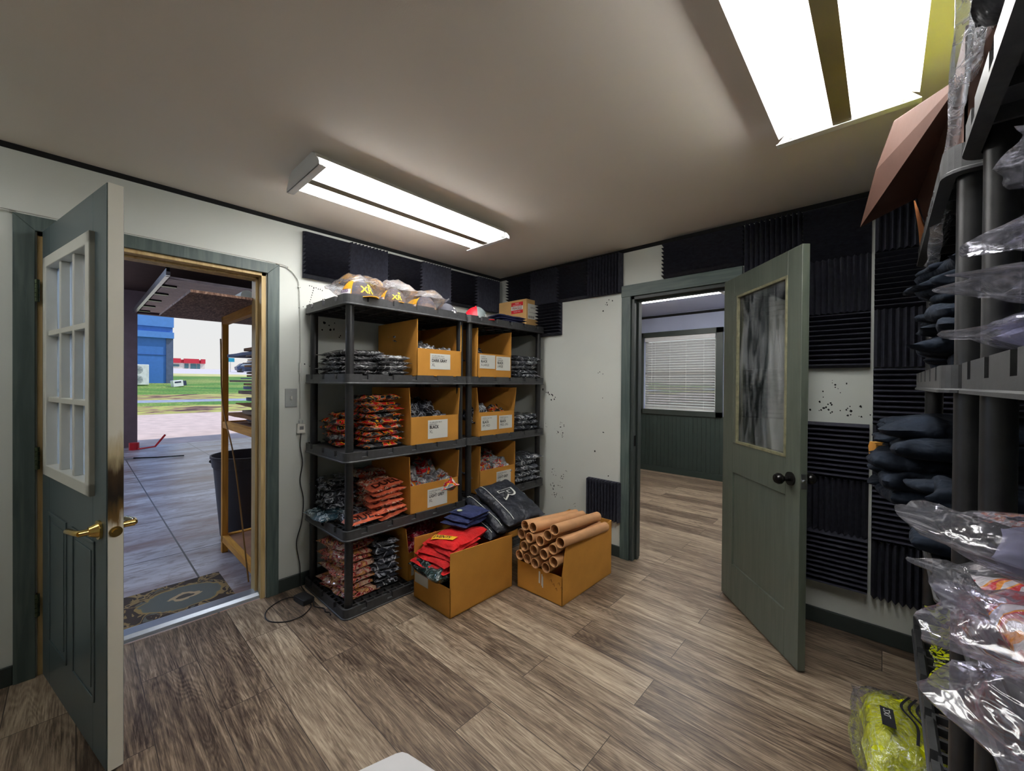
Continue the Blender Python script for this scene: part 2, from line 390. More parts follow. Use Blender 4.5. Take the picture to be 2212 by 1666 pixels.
# exterior door set: casing and jamb, then the leaf
d1 = structe('door_1')
mb = MB().prism([(-3.08, 0), (-3.015, 0), (-3.015, 2.03), (-3.08, 2.095)], 'x', 0, .02).prism([(-2.08, 0), (-2.013, 0), (-2.013, 2.095), (-2.08, 2.03)], 'x', 0, .02).prism([(-3.015, 2.03), (-2.08, 2.03), (-2.013, 2.095), (-3.08, 2.095)], 'x', 0, .02)
mb.build('casing', TRIMG, d1, bevel=.002)
mb = MB().box((-.14, -3.01, 0), (.004, -2.985, 2.035)).box((-.14, -2.11, 0), (.004, -2.085, 2.035)).box((-.14, -3.01, 2.01), (.004, -2.085, 2.035))
mb.box((-.14, -2.985, 0), (-.06, -2.972, 2.01)).box((-.14, -2.125, 0), (-.06, -2.11, 2.01)).box((-.14, -2.985, 1.998), (-.06, -2.11, 2.01))
mb.build('jamb', JAMBW, d1, bevel=.0015)
mb = MB().prism([(-.16, -.03), (-.16, .01), (-.10, .034), (-.03, .034), (-.012, .02), (-.012, .0)], 'y', -2.985, -2.11)
mb.build('sill', ALU, d1, bevel=.002)
DL = bpy.data.objects.new('door_leaf', None); COL.objects.link(DL); DL.parent = d1; DL.location = (.03, -2.993, 0); DL.rotation_euler = (0, 0, math.radians(11.3))
W1 = .885
mb = MB().box((0, 0, .012), (.12, .045, 2.03)).box((W1-.15, 0, .012), (W1-.002, .045, 2.03)).box((.12, 0, .012), (W1-.15, .045, .96)).box((.12, 0, 1.87), (W1-.15, .045, 2.03))
leaf = mb.build('door_panel', DOORG, DL, bevel=.002)
mb = MB()
for a, b in ((.12, .40), (.48, .76)):
    for q in ((a, a+.016, .2, .78), (b-.016, b, .2, .78), (a, b, .2, .216), (a, b, .764, .78)): mb.box((q[0], -.004, q[2]), (q[1], .001, q[3]))
    mb.box((a+.04, -.003, .24), (b-.04, .001, .74))
mb.build('embossed_panel', DOORG, DL, bevel=.003)
# frame and muntins
mb = MB(); fr = (.104, .757, .942, 1.888)
for q in ((fr[0], fr[0]+.045, fr[2], fr[3]), (fr[1]-.045, fr[1], fr[2], fr[3]), (fr[0], fr[1], fr[2], fr[2]+.045), (fr[0], fr[1], fr[3]-.045, fr[3])):
    mb.box((q[0], -.016, q[2]), (q[1], .06, q[3]))
ix0, ix1, iz0, iz1 = fr[0]+.045, fr[1]-.045, fr[2]+.045, fr[3]-.045
for k in (1, 2):
    x = ix0+(ix1-ix0)*k/3; mb.box((x-.011, -.008, iz0), (x+.011, .052, iz1))
    z = iz0+(iz1-iz0)*k/3; mb.box((ix0, -.008, z-.011), (ix1, .052, z+.011))
wfm = mb.build('window_grille', OFFW, DL, bevel=.003)
# frosted weathered panes
t = NT('weathered pane'); t.t.nodes.remove(t.b)
v = t.mp((9, 9, .8)); nn = t.noise(v, 2.2, 4, .6)
tl = t.n('ShaderNodeBsdfTranslucent'); gl = t.n('ShaderNodeBsdfGlossy'); tr = t.n('ShaderNodeBsdfTransparent'); gl.inputs['Roughness'].default_value = .06
tl.inputs[0].default_value = (.72, .84, 1, 1); tr.inputs[0].default_value = (.9, .94, 1, 1)
m1 = t.n('ShaderNodeMixShader'); m2 = t.n('ShaderNodeMixShader')
t.l(t.ramp(nn, [(.38, .1), (.6, 1)]), m1.inputs[0]); t.l(tr.outputs[0], m1.inputs[1]); t.l(tl.outputs[0], m1.inputs[2])
m2.inputs[0].default_value = .18; t.l(m1.outputs[0], m2.inputs[1]); t.l(gl.outputs[0], m2.inputs[2]); t.l(m2.outputs[0], t.out.inputs[0])
for i in range(3):
    for k in range(3):
        x0 = ix0+(ix1-ix0)*i/3; z0 = iz0+(iz1-iz0)*k/3
        MB().box((x0+.002, .018, z0+.002), (x0+(ix1-ix0)/3-.002, .024, z0+(iz1-iz0)/3-.002)).build('pane', t.m, wfm)
# white door edge with the burnt stain
t = NT('painted edge'); sx = t.n('ShaderNodeSeparateXYZ'); t.l(t.tc.outputs['Object'], sx.inputs[0])
zz = t.math('ADD', sx.outputs['Z'], t.math('MULTIPLY', t.noise(t.mp((30, 30, 5)), 1.5, 4), .16))
t.col(t.ramp(t.math('DIVIDE', zz, 2.2), [(.425, lin(222, 219, 205)), (.44, lin(110, 84, 40)), (.465, lin(20, 14, 9)), (.505, lin(60, 42, 20)), (.535, lin(190, 176, 140)), (.565, lin(222, 219, 205))])); t.set(Roughness=.4)
ed = MB().box((W1-.002, .003, .012), (W1+.004, .042, 2.03)).build('door_edge', t.m, DL); ed['label'] = 'off-white door edge with a dark burnt stain above the latch'
mb = MB().cyl((W1-.065, -.001, .835), (W1-.065, -.008, .835), .033, n=24).cyl((W1-.065, -.008, .835), (W1-.065, -.03, .835), .026, .016, n=20).cyl((W1-.065, -.028, .835), (W1-.065, -.055, .835), .011)
mb.tube(smoothpts([(W1-.065, -.05, .835), (W1-.09, -.056, .834), (W1-.14, -.058, .829), (W1-.185, -.056, .822)]), .010, 10)
mb.cyl((W1-.065, .046, .835), (W1-.065, .052, .835), .033, n=24).cyl((W1-.065, .05, .835), (W1-.065, .09, .835), .012)
mb.tube(smoothpts([(W1-.065, .09, .835), (W1-.10, .096, .835), (W1-.17, .096, .828)]), .010, 10)
mb.build('lever_handle', BRASS, DL, smooth=40)
MB().cyl((W1+.003, .022, .835), (W1+.008, .022, .835), .018, n=20).cyl((W1+.006, .022, .835), (W1+.016, .022, .835), .010, n=14).build('latch', BRASS, DL, smooth=40)
for z in (1.76, 1.0, .33):
    mb = MB().box((-.018, -.016, z-.05), (.004, -.0135, z+.05)).box((-.055, -.014, z-.05), (-.02, -.0115, z+.05))
    for j in range(5): mb.cyl((-.012, -.014, z-.05+.0205*j), (-.012, -.014, z-.05+.0205*j+.018), .008, n=10)
    mb.build('hinge', HING, DL)
# interior doorway and leaf
d2 = structe('door_2')
mb = MB().box((1.342, -.02, 0), (1.415, 0, 2.025)).box((2.105, -.02, 0), (2.172, 0, 2.025)); mb.build('casing', TRIMG, d2, bevel=.002)
MB().box((1.34, -.024, 2.025), (2.175, 0, 2.112)).build('casing_header', TRIMX, d2, bevel=.002)
mb = MB().box((1.415, -.005, 0), (1.44, .125, 2.025)).box((2.08, -.005, 0), (2.105, .125, 2.025)).box((1.415, -.005, 2.0), (2.105, .125, 2.025))
mb.box((1.44, .045, 0), (1.453, .085, 2.0)).box((2.067, .045, 0), (2.08, .085, 2.0)).box((1.44, .045, 1.988), (2.08, .085, 2.0))
mb.build('jamb', BASEB, d2, bevel=.0015)
MB().box((1.438, .008, .88), (1.4415, .035, .96)).build('strike_plate', BLKMET, d2)
DL2 = bpy.data.objects.new('door_leaf', None); COL.objects.link(DL2); DL2.parent = d2; DL2.location = (2.075, -.033, 0); DL2.rotation_euler = (0, 0, math.atan2(-.554, .48))
W2 = .735; z0 = .013; z1 = 2.02
mb = MB().box((0, 0, z0), (.125, .035, z1)).box((.632, 0, z0), (W2, .035, z1)).box((.125, 0, z0), (.632, .035, .245)).box((.125, 0, .815), (.632, .035, 1.0)).box((.125, 0, 1.90), (.632, .035, z1))
mb.box((.125, 0, 1.0), (.16, .035, 1.90))
mb.build('door_frame', DOORG2, DL2, bevel=.002)
MB().box((.12, .012, .24), (.637, .026, .82)).build('lower_panel', DOORG2, DL2)
mb = MB()
for q in ((.158, .172, 1.0, 1.9), (.618, .632, 1.0, 1.9), (.158, .632, 1.0, 1.016), (.158, .632, 1.886, 1.9)):
    mb.box((q[0], -.004, q[2]), (q[1], .012, q[3]))
mb.build('glazing_bead', plain('worn bead', lin(120, 118, 92), .5, var=.3, vs=30), DL2, bevel=.002)
MB().box((.16, .014, 1.0), (.632, .019, 1.9)).build('glass_pane', glass('door glass', smudge=.16), DL2)
mb = MB().cyl((.675, -.002, .905), (.675, -.010, .905), .033, n=24).cyl((.675, -.01, .905), (.675, -.045, .905), .012)
mb.lathe([(.0, .0), (.018, .0), (.026, .01), (.027, .022), (.020, .034), (.0, .037)], 20, Matrix.Translation((.675, -.042, .905)) @ Matrix.Rotation(PI/2, 4, 'X'))
mb.cyl((.675, .036, .905), (.675, .044, .905), .033, n=24).cyl((.675, .044, .905), (.675, .075, .905), .012)
mb.lathe([(.0, .0), (.018, .0), (.026, .01), (.027, .022), (.020, .034), (.0, .037)], 20, Matrix.Translation((.675, .073, .905)) @ Matrix.Rotation(-PI/2, 4, 'X'))
mb.build('knob', BLKMET, DL2, smooth=45)
MB().box((W2-.001, .005, .87), (W2+.002, .030, .94)).cyl((W2, .0175, .905), (W2+.012, .0175, .905), .009, n=12).build('latch_plate', STEEL, DL2)
# far window with blind
w1 = structe('window_1')
mb = MB()
for q in ((-.06, .03, .89, 2.16), (1.10, 1.19, .89, 2.16), (-.06, 1.19, .89, .965), (-.06, 1.19, 2.085, 2.16)): mb.box((q[0], 3.215, q[2]), (q[1], 3.252, q[3]))
mb.build('window_frame', plain('dark window trim', lin(50, 58, 54), .45), w1, bevel=.002)
mb = MB()
for q in ((.03, .065, .96, 2.09), (1.065, 1.10, .96, 2.09), (.03, 1.10, .96, .99), (.03, 1.10, 2.06, 2.09), (.03, 1.10, 1.5, 1.535)): mb.box((q[0], 3.31, q[2]), (q[1], 3.35, q[3]))
mb.build('sash', OFFW, w1)
MB().box((.04, 3.328, .97), (1.09, 3.333, 2.08)).build('glass_pane', glass('window glass', smudge=.02), w1)
bl = thing('window_blind', 'white horizontal slat blind lowered over the window of the far room', 'blind', (.565, 3.27, .96))
BLW = plain('white slats', (.78, .79, .80), .4, var=.02, bstr=0)
MB().box((-.52, -.028, 1.06), (.52, .028, 1.125)).build('headrail', BLW, bl, bevel=.003)
mb = MB(); n = 27
for i in range(n):
    z = .045+i*(1.02/n); Mx = Matrix.Translation((0, 0, z)) @ Matrix.Rotation(math.radians(-38), 4, 'X')
    mb.box((-.51, -.024, -.0012), (.51, .024, .0012), Mx)
mb.build('slats', BLW, bl)
mb = MB().box((-.51, -.024, .0), (.51, .024, .02)); mb.build('bottom_rail', BLW, bl, bevel=.002)
for x in (-.35, -.12, .12, .37): MB().cyl((x, -.03, .01), (x, -.03, 1.07), .002, n=6).build('ladder_cord', BLW, bl)
MB().cyl((-.40, -.035, .38), (-.40, -.035, 1.07), .0035, n=6).build('tilt_wand', BLW, bl)
# ---------------------------------------------------------------- acoustic foam
def foam_geo(wd, ht, vertical, n=None, base=.008, dep=.054):
    mb = MB(); span = wd if vertical else ht; n = n or max(2, round(span/.305*11)); poly = [(0, 0)]
    poly.append((0, -base))
    for i in range(n):
        poly.append(((i+.5)*span/n, -base-dep)); poly.append(((i+1)*span/n, -base))
    poly.append((span, 0))
    m = len(poly); vs = []
    for e_ in (0.0, 1.0):
        for a, d in poly: vs.append((a, d, e_*ht) if vertical else (e_*wd, d, a))
    fs = [(i, i+1, m+i+1, m+i) for i in range(m-1)]
    for o_ in (0, m):   # end caps as small triangles and a strip
        for i in range(n): fs.append((o_+1+2*i, o_+2+2*i, o_+3+2*i))
        fs.append(tuple([o_]+[o_+1+2*i for i in range(n+1)]+[o_+m-1]))
    mb.add(vs, fs); return mb
FM = {}
def foam(x, z, wd, ht, vertical, wall, label, group='black foam panels stuck to the walls'):
    key = (round(wd, 3), round(ht, 3), vertical)
    if key not in FM:
        me = foam_geo(wd, ht, vertical).mesh('acoustic_foam_panel'); me.materials.append(FOAM); FM[key] = me
    o = bpy.data.objects.new('acoustic_foam_panel', FM[key]); COL.objects.link(o)
    if wall == 'back': o.location = (x, -.0065 if z+ht > 2.372 else -.002, z)
    else: o.location = (.0065, x, z); o.rotation_euler = (0, 0, PI/2)
    tag(o, label, 'foam panel', group)
T = .303
num = ['first', 'second', 'third', 'fourth', 'fifth', 'sixth', 'seventh']
for i in range(6):
    foam(-1.873+i*T, 2.045, .30, .305, i % 2 == 1, 'left', 'foam panel with %s ridges above the shelving on the left wall, %s from the door' % ('upright' if i % 2 else 'level', num[i]))
for i in range(4):
    foam(.135+i*T, 2.065, .30, .305, i % 2 == 1, 'back', 'foam panel with %s ridges, back wall top row, %s from the room corner' % ('upright' if i % 2 else 'level', num[i]))
foam(.468, 1.78, .30, .283, False, 'back', 'black foam panel with level ridges behind the box marked fragile')
foam(1.05, .28, .303, .305, True, 'back', 'lone black foam panel low on the wall beside the box of tubes')
foam(1.667, 2.116, .21, .25, False, 'back', 'narrow cut foam panel above the inner doorway, beside the bare white patch')
foam(1.878, 2.116, .302, .25, False, 'back', 'cut foam panel with level ridges above the right half of the inner doorway')
rows = {0: (2.183, 'behind the open glazed door', 'VHVH-VH'), 1: (2.487, 'just right of the open glazed door', 'HVH-HVH'), 2: (2.800, 'left of the right-hand rack', 'VHVHVHV'), 3: (3.104, 'in the column behind the right-hand rack', 'VHVHVHV')}
for c, (x, where, pat) in rows.items():
    for r, ch in enumerate(pat):
        if ch == '-': continue
        foam(x, 2.062-r*.3035, .300, .301, ch == 'V', 'back', 'foam panel with %s ridges %s, %s row down' % ('upright' if ch == 'V' else 'level', where, num[r]))
# ---------------------------------------------------------------- ceiling fixtures
def fixture(name, label, x0, x1, y0, y1, z=H, strength=1.0):
    """four tube troffer running along y"""
    cx = (x0+x1)/2; L = y1-y0; wd = x1-x0; h = .085
    t_ = thing(name, label, 'ceiling light', (cx, (y0+y1)/2, z))
    hw = wd/2; hl = L/2
    for s, nm in ((-1, 0), (1, 1)):
        mb = MB().prism([(-hw*.62, 0), (hw*.62, 0), (hw*.80, -.02), (hw, -h+.02), (hw, -h), (-hw, -h), (-hw, -h+.02), (-hw*.80, -.02)], 'y', s*hl-.004*s, s*(hl+.0))
        mb.box((-hw, min(s*hl, s*(hl-.035)), -h), (hw, max(s*hl, s*(hl-.035)), -h+.004))
        mb.build('end_plate', WHITEM, t_, bevel=.001)
    mb = MB(); e_ = hl-.004
    prof = []
    for s in (-1, 1):
        a, b, c, d = .027*s, .052*s, (hw-.06)*s, (hw-.004)*s
        pr = [(a, -.08), (b, -.018), (c, -.018), (d, -.050)]
        for p, q in zip(pr, pr[1:]): mb.add([(p[0], -e_, p[1]), (q[0], -e_, q[1]), (q[0], e_, q[1]), (p[0], e_, p[1])], [(0, 1, 2, 3)])
    mb.build('reflector', WHITEM, t_)
    mb = MB().add([(-.027, -e_, -.08), (.027, -e_, -.08), (.027, e_, -.08), (-.027, e_, -.08)], [(0, 1, 2, 3)]); mb.build('centre_rail', plain('tan rail', lin(120, 108, 78), .5, bstr=0), t_)
    mb = MB()
    for s in (-1, 1):
        mb.add([(s*hw*.66, -e_, 0), (s*(hw-.004), -e_, -.050), (s*(hw-.004), e_, -.050), (s*hw*.66, e_, 0)], [(0, 1, 2, 3)])
    mb.build('outer_shell', OFFW, t_)
    tb = emis('fluorescent tube' if strength == 1 else 'dim fill tube', (1, .985, .96), TUBE*strength)
    rr = .0127; zt = -.062
    for x in [-(hw-.052), -.088, .088, hw-.052]:
        MB().cyl((x, -e_+.035, zt), (x, e_-.035, zt), rr, n=14).build('fluorescent_tube', tb, t_, smooth=60)
        for s in (-1, 1): MB().cyl((x, s*(e_-.002), zt), (x, s*(e_-.035), zt), rr+.0008, n=14).box((x-.012, min(s*e_, s*(e_-.014)), zt-.003), (x+.012, max(s*e_, s*(e_-.014)), -.03)).build('lampholder', plain('lamp cap', (.6, .6, .58), .4, bstr=0), t_)
    return t_
L1 = fixture('ceiling_light', 'four-tube fluorescent ceiling light over the shelving in the corner', .605, 1.0, -2.165, -.93)
L2 = fixture('ceiling_light', 'four-tube fluorescent ceiling light at top right, cut off by the frame', 2.515, 2.925, -2.19, -.955)
L0 = fixture('ceiling_light', 'added four-tube ceiling light, unseen behind the camera, brightening the left side', .62, 1.02, -4.55, -3.32, strength=.3)  # unseen fixture added to brighten the outer door and nearby ceiling
L3 = fixture('ceiling_light', 'fluorescent ceiling light in the far room, glimpsed under the door head', .75, 1.15, 1.13, 2.37, H+.03)
L3.rotation_euler = (0, 0, PI/2); L3.location = (.95, 1.75, H+.03)
L4 = fixture('ceiling_light', 'added ceiling light brightening the far room, unseen behind the open glazed door', 2.5, 2.9, 1.13, 2.37, H+.03)  # extra fixture out of view, added to lift the far room
# ---------------------------------------------------------------- plastic shelving
TZ = (0.0, .445, .893, 1.345, 1.80)      # underside of each shelf rim, rim .058 tall
DECK = .05
def shelf_geo(D=.6, L=.91, lattice=False):
    mb = MB(); r = .035; st = []
    def side(p0, p1, nrm, notches, wn=.036):
        d = Vector(p1)-Vector(p0); Ln = d.length; d.normalize()
        st.append((p0, nrm, 0))
        for k in range(notches):
            c = Ln*(k+.5)/notches
            for q, f in ((c-wn/2-.0001, 0), (c-wn/2, 1), (c+wn/2, 1), (c+wn/2+.0001, 0)): st.append((tuple(Vector(p0)+d*q), nrm, f))
        st.append((p1, nrm, 0))
    def corner(c, a0):
        for k in range(1, 5):
            a = a0+PI/2*k/5; n_ = (math.cos(a), math.sin(a)); st.append(((c[0]+r*n_[0], c[1]+r*n_[1]), n_, 0))
    X, Y = D, L     # rect 0..X, 0..Y
    side((r, 0), (X-r, 0), (0, -1), 3); corner((X-r, r), -PI/2)
    side((X, r), (X, Y-r), (1, 0), 5); corner((X-r, Y-r), 0)
    side((X-r, Y), (r, Y), (0, 1), 3); corner((r, Y-r), PI/2)
    side((0, Y-r), (0, r), (-1, 0), 5); corner((r, r), PI)
    P0 = [(-.004, 0), (-.004, .006), (0, .009), (0, .026), (0, .058), (.014, .058), (.02, .05), (.02, 0)]
    P1 = [(-.004, 0), (-.004, .006), (0, .009), (0, .026), (.013, .028), (.0135, .050), (.02, .05), (.02, 0)]
    m = len(P0); vs = []
    for (p, n_, f) in st:
        for d, z in (P1 if f else P0): vs.append((p[0]-n_[0]*d, p[1]-n_[1]*d, z))
    N = len(st); fs = [(i*m+k, ((i+1) % N)*m+k, ((i+1) % N)*m+(k+1) % m, i*m+(k+1) % m) for i in range(N) for k in range(m)]
    mb.add(vs, fs)
    if lattice:
        for i in range(1, 12): mb.box((D*i/12-.005, .018, .030), (D*i/12+.005, L-.018, DECK))
        for i in range(1, 18): mb.box((.018, L*i/18-.005, .030), (D-.018, L*i/18+.005, DECK-.0005))
    else:
        mb.box((.018, .018, .040), (D-.018, L-.018, DECK))
        for i in range(1, 6): mb.box((D*i/6-.004, .018, .012), (D*i/6+.004, L-.018, .041))
        for i in range(1, 8): mb.box((.018, L*i/8-.004, .014), (D-.018, L*i/8+.004, .041))
    return mb
def rack(label, loc, rz=0):
    t_ = thing('shelving_rack', label, 'shelf', loc, rz, 'black plastic shelving racks')
    for i, z in enumerate(TZ):
        o = shelf_geo(lattice=i < 2).build('shelf', PLASR, t_); o.location = (0, 0, z)
    for x in (.045, .555):
        for y in (.045, .865):
            mb = MB()
            for a, b in zip(TZ, TZ[1:]): mb.cyl((x, y, a+DECK), (x, y, b+.04), .0235, n=24)
            mb.build('post', PLAS, t_, smooth=40)
    return t_
rk1 = rack('black five-shelf plastic rack on the left wall, the one nearer the outer door', (.017, -1.862, 0))
def rackcopy(label, loc, rz=0):
    c = copy_tree(rk1); c.location = loc; c.rotation_euler = (0, 0, rz); c['label'] = label; return c
rk2 = rackcopy('black five-shelf plastic rack tucked into the room corner', (.005, -.942, 0))
rk3 = rackcopy('black five-shelf plastic rack at right holding dark hoodies, standing farther back', (3.53, -.75, 0), PI)
rk4 = rackcopy('black five-shelf plastic rack at the right edge, nearest the camera', (3.552, -1.700, 0), PI)

# ---------------------------------------------------------------- soft goods
def soft_geo(L, W, T_, seed, fringe=.0, amp=.14, nx=18, ny=20, pw=6, rag=.012, wf=22):
    """pillow lying on z=0; returns geometry and a height function"""
    e_ = 1-fringe
    def prof(s):
        q = min(1, abs(s)/e_) if e_ else 1
        return max(0, 1-q**pw)**.42
    def hz(u, v): return T_/2*prof(u)*prof(v)
    off = Vector((seed*3.17, seed*1.31, seed*.77))
    vs = []; top = {}; bot = {}
    for i in range(nx+1):
        u = math.sin((-1+2*i/nx)*PI/2*.96)/math.sin(PI/2*.96)
        for j in range(ny+1):
            v = math.sin((-1+2*j/ny)*PI/2*.96)/math.sin(PI/2*.96)
            h = hz(u, v); edge = max(abs(u), abs(v))**6
            px = u*L/2; py = v*W/2
            px += rag*edge*noise.noise(Vector((px*9, py*9, 1))+off)*2; py += rag*edge*noise.noise(Vector((px*9, py*9, 5))+off)*2
            nz = noise.noise(Vector((px*wf, py*wf, 0))+off)+.5*noise.noise(Vector((px*wf*2.3, py*wf*2.3, 3))+off)
            hh = h+T_*amp*nz*(.5+.5*prof(u)*prof(v)) if h > 0 else abs(nz)*T_*.12
            top[i, j] = len(vs); vs.append((px, py, T_*.5+max(hh, .0015)+T_*.05*nz))
            if i in (0, nx) or j in (0, ny): bot[i, j] = top[i, j]
            else: bot[i, j] = len(vs); vs.append((px, py, max(0, T_*.5-max(h, .0015))))
    fs = []
    for i in range(nx):
        for j in range(ny):
            fs.append((top[i, j], top[i+1, j], top[i+1, j+1], top[i, j+1]))
            fs.append((bot[i, j], bot[i, j+1], bot[i+1, j+1], bot[i+1, j]))
    mb = MB(); mb.add(vs, [f for f in fs if len(set(f)) == 4] + [tuple(dict.fromkeys(f)) for f in fs if len(set(f)) == 3])
    def hf(x, y): return T_*.5+hz(max(-1, min(1, x/(L/2))), max(-1, min(1, y/(W/2))))+T_*amp*.55
    return mb, hf
PK = {}
def packet(key, L, W, T_, mat, seed, fringe=.06, amp=.14, **k):
    kk = (key, seed)
    if kk not in PK:
        mb, hf = soft_geo(L, W, T_, seed, fringe, amp, **k); me = mb.mesh('bagged_garment'); me.materials.append(mat)
        me.polygons.foreach_set('use_smooth', [True]*len(me.polygons)); PK[kk] = (me, hf)
    return PK[kk]
def place(name, me, label, cat, loc, rot=(0, 0, 0), group=None):
    o = bpy.data.objects.new(name, me); COL.objects.link(o); o.location = loc; o.rotation_euler = rot
    return tag(o, label, cat, group)
FL = [(0, (.010, .012, .016)), (.42, lin(240, 176, 30)), (.445, lin(214, 34, 28)), (.52, lin(240, 176, 30)), (.545, (.010, .012, .016))]
B_SIL = bagmat('clear bag over charcoal shirt', (.05, .05, .055), (.17, .17, .18), (.80, .80, .82), 1.0)
B_DRK = bagmat('clear bag over black shirt', (.012, .013, .018), (.04, .045, .06), (.58, .60, .66), .9)
B_GRY = bagmat('clear bag over slate shirt', (.035, .042, .054), (.11, .12, .15), (.66, .68, .72), .95)
B_FLM = bagmat('clear bag over black shirt with red and yellow print', (.010, .012, .016), (.03, .034, .04), (.5, .48, .46), .5, FL, 1.1, .36)
B_DUE = bagmat('clear bag over shirt with orange print', lin(210, 160, 130), lin(188, 70, 52), (.78, .7, .66), .6,
               [(0, lin(228, 196, 170)), (.40, lin(196, 62, 48)), (.47, lin(238, 186, 150)), (.53, lin(60, 18, 16)), (.56, lin(216, 96, 66))], 1.2, .3)
B_PNK = bagmat('clear bag over shirt with rose and cream print', lin(150, 50, 50), lin(206, 150, 120), (.7, .55, .5), .6,
               [(0, lin(214, 170, 140)), (.42, lin(150, 34, 40)), (.47, lin(220, 120, 100)), (.52, lin(40, 14, 14)), (.55, lin(214, 150, 90))], 1.4, .2)
B_RED = bagmat('clear bag over crimson shirt', lin(120, 8, 30), lin(176, 16, 46), (.75, .35, .42), .7)
B_LGT = bagmat('clear bag over grey shirt with red and orange print', (.13, .135, .15), (.30, .31, .33), (.68, .68, .7), .8,
               [(0, (.16, .17, .18)), (.44, lin(190, 20, 24)), (.49, lin(236, 150, 40)), (.515, (.16, .17, .18)), (.58, lin(200, 24, 30))], .9, .45)
B_TEAL = bagmat('clear bag over teal shirt', lin(30, 60, 72), lin(60, 96, 112), (.6, .66, .7), .7)
B_NEON = bagmat('clear bag over neon yellow and black shirt', lin(196, 206, 10), lin(216, 224, 30), (.8, .85, .5), .3,
                [(0, (.012, .014, .010)), (.40, lin(206, 216, 16)), (.50, (.012, .014, .010)), (.54, lin(206, 216, 16)), (.64, (.012, .014, .01))], 1.3, .2)
B_NEON2 = bagmat('clear bag over neon yellow shirt', lin(206, 214, 0), lin(226, 230, 10), (.86, .9, .55), .35)
SEQ = [0]
def pile(name, label, group, key, mat, x, y, z, n, L, W, T_, step=None, fringe=.06, jit=.012, rz=.08, cat='garment', lean=(0, 0), tilt=0, top_big=False, children=None, **k):
    step = step or T_*.9; out = []
    for i in range(n):
        SEQ[0] += 1; me, hf = packet(key, L, W, T_, mat, (SEQ[0] % 4), fringe, **k)
        o = place(name, me, label.format(ordinal(n-1-i)), cat, (x+lean[0]*i+random.uniform(-jit, jit), y+lean[1]*i+random.uniform(-jit, jit), z+i*step), (random.uniform(-.03, .03)+tilt, random.uniform(-.03, .03), random.uniform(-rz, rz)), group)
        if children: children(o, hf, i, n)
        out.append(o)
    return out
z4 = TZ[3]+DECK+.002; z3 = TZ[2]+DECK+.002; z2 = TZ[1]+DECK+.002; z1 = TZ[0]+DECK+.002; z5 = TZ[4]+DECK+.002
# rack 1, fourth shelf: silvery piles
pile('bagged_garment', 'bagged charcoal shirt at the shelf end by the light switch, {}', 'bagged charcoal shirts left of the dark gray bin', 's1', B_SIL, .30, -1.67, z4, 5, .36, .30, .034)
pile('bagged_garment', 'bagged charcoal shirt between front post and DARK GRAY bin, {}', 'bagged charcoal shirts left of the dark gray bin', 's2', B_SIL, .40, -1.505, z4, 4, .34, .21, .036, amp=.2)
# rack 1, third shelf: red and yellow prints
pile('bagged_garment', 'red and yellow print shirt beside the BLACK XL bin, {}', 'bagged shirts with red and yellow print', 'f1', B_FLM, .42, -1.575, z3, 9, .30, .255, .040, jit=.008, lean=(-.002, 0))
pile('bagged_garment', 'black shirt with red print slumped behind the front post, {}', 'bagged shirts with red and yellow print', 'f2', B_FLM, .235, -1.70, z3, 5, .30, .22, .048, jit=.03, rz=.3, lean=(.012, .012))
# rack 1, second shelf
def duel(o, hf, i, n):
    fn = lambda a, b: (b, a, hf(b, a)+.004)
    pm = MB(); m = 9; k = 5
    vs = [(.035+.105*b/k, -.11+.22*a/m, hf(.035+.105*b/k, -.11+.22*a/m)+.002) for b in range(k+1) for a in range(m+1)]
    fs = [(b*(m+1)+a, b*(m+1)+a+1, (b+1)*(m+1)+a+1, (b+1)*(m+1)+a) for b in range(k) for a in range(m)]
    pm.add(vs, fs); q = pm.build('print', plain('orange red print', lin(214, 104, 72), .35, var=.3, vs=30), o, smooth=60)
    lettering([('DUEL', 0, 0, .085, .85, 'c')], lambda a, b: (.125-b, -a*-1, hf(.125-b, a)+.005), plain('maroon print', lin(60, 14, 14), .4), o, bold=.003)
pile('bagged_garment', 'shirt with orange DUEL print beside the LIGHT GREY XL bin, {}', 'bagged shirts with orange DUEL print', 'd1', B_DUE, .45, -1.53, z2, 6, .28, .20, .040, jit=.012, rz=.15, lean=(-.006, -.002), children=duel, tilt=.12)
pile('bagged_garment', 'shirt with orange print at the back of the second shelf, {}', 'bagged shirts with orange DUEL print', 'd2', B_DUE, .17, -1.50, z2, 5, .24, .22, .055, jit=.01)
pile('bagged_garment', 'black shirt behind the front post on the second shelf, {}', 'bagged black shirts on the second shelf', 'k2', B_DRK, .16, -1.72, z2, 6, .24, .20, .042, jit=.012)
o_ = pile('bagged_garment', 'bagged shirt with upright DUEL print lying just right of the front post, {}', 'bagged shirts with orange DUEL print', 'd3', B_DRK, .46, -1.72, z2, 1, .26, .20, .05, children=duel)
pile('bagged_garment', 'bagged teal shirt hanging over the shelf end beside the wall', 'bagged teal shirts on the second shelf', 't1', B_TEAL, .25, -1.80, z2, 1, .3, .19, .045)
# rack 1, bottom shelf
pile('bagged_garment', 'rose and cream print shirt in the bottom shelf pile, {}', 'bagged rose and cream shirts', 'p1', B_PNK, .36, -1.715, z1, 8, .34, .21, .042, jit=.02, rz=.25, lean=(-.006, 0))
pile('bagged_garment', 'bagged black shirt on the bottom shelf right of the front post, {}', 'bagged black shirts on the bottom shelf', 'k1', B_DRK, .40, -1.535, z1, 8, .30, .17, .040, jit=.008, lean=(-.004, -.002))
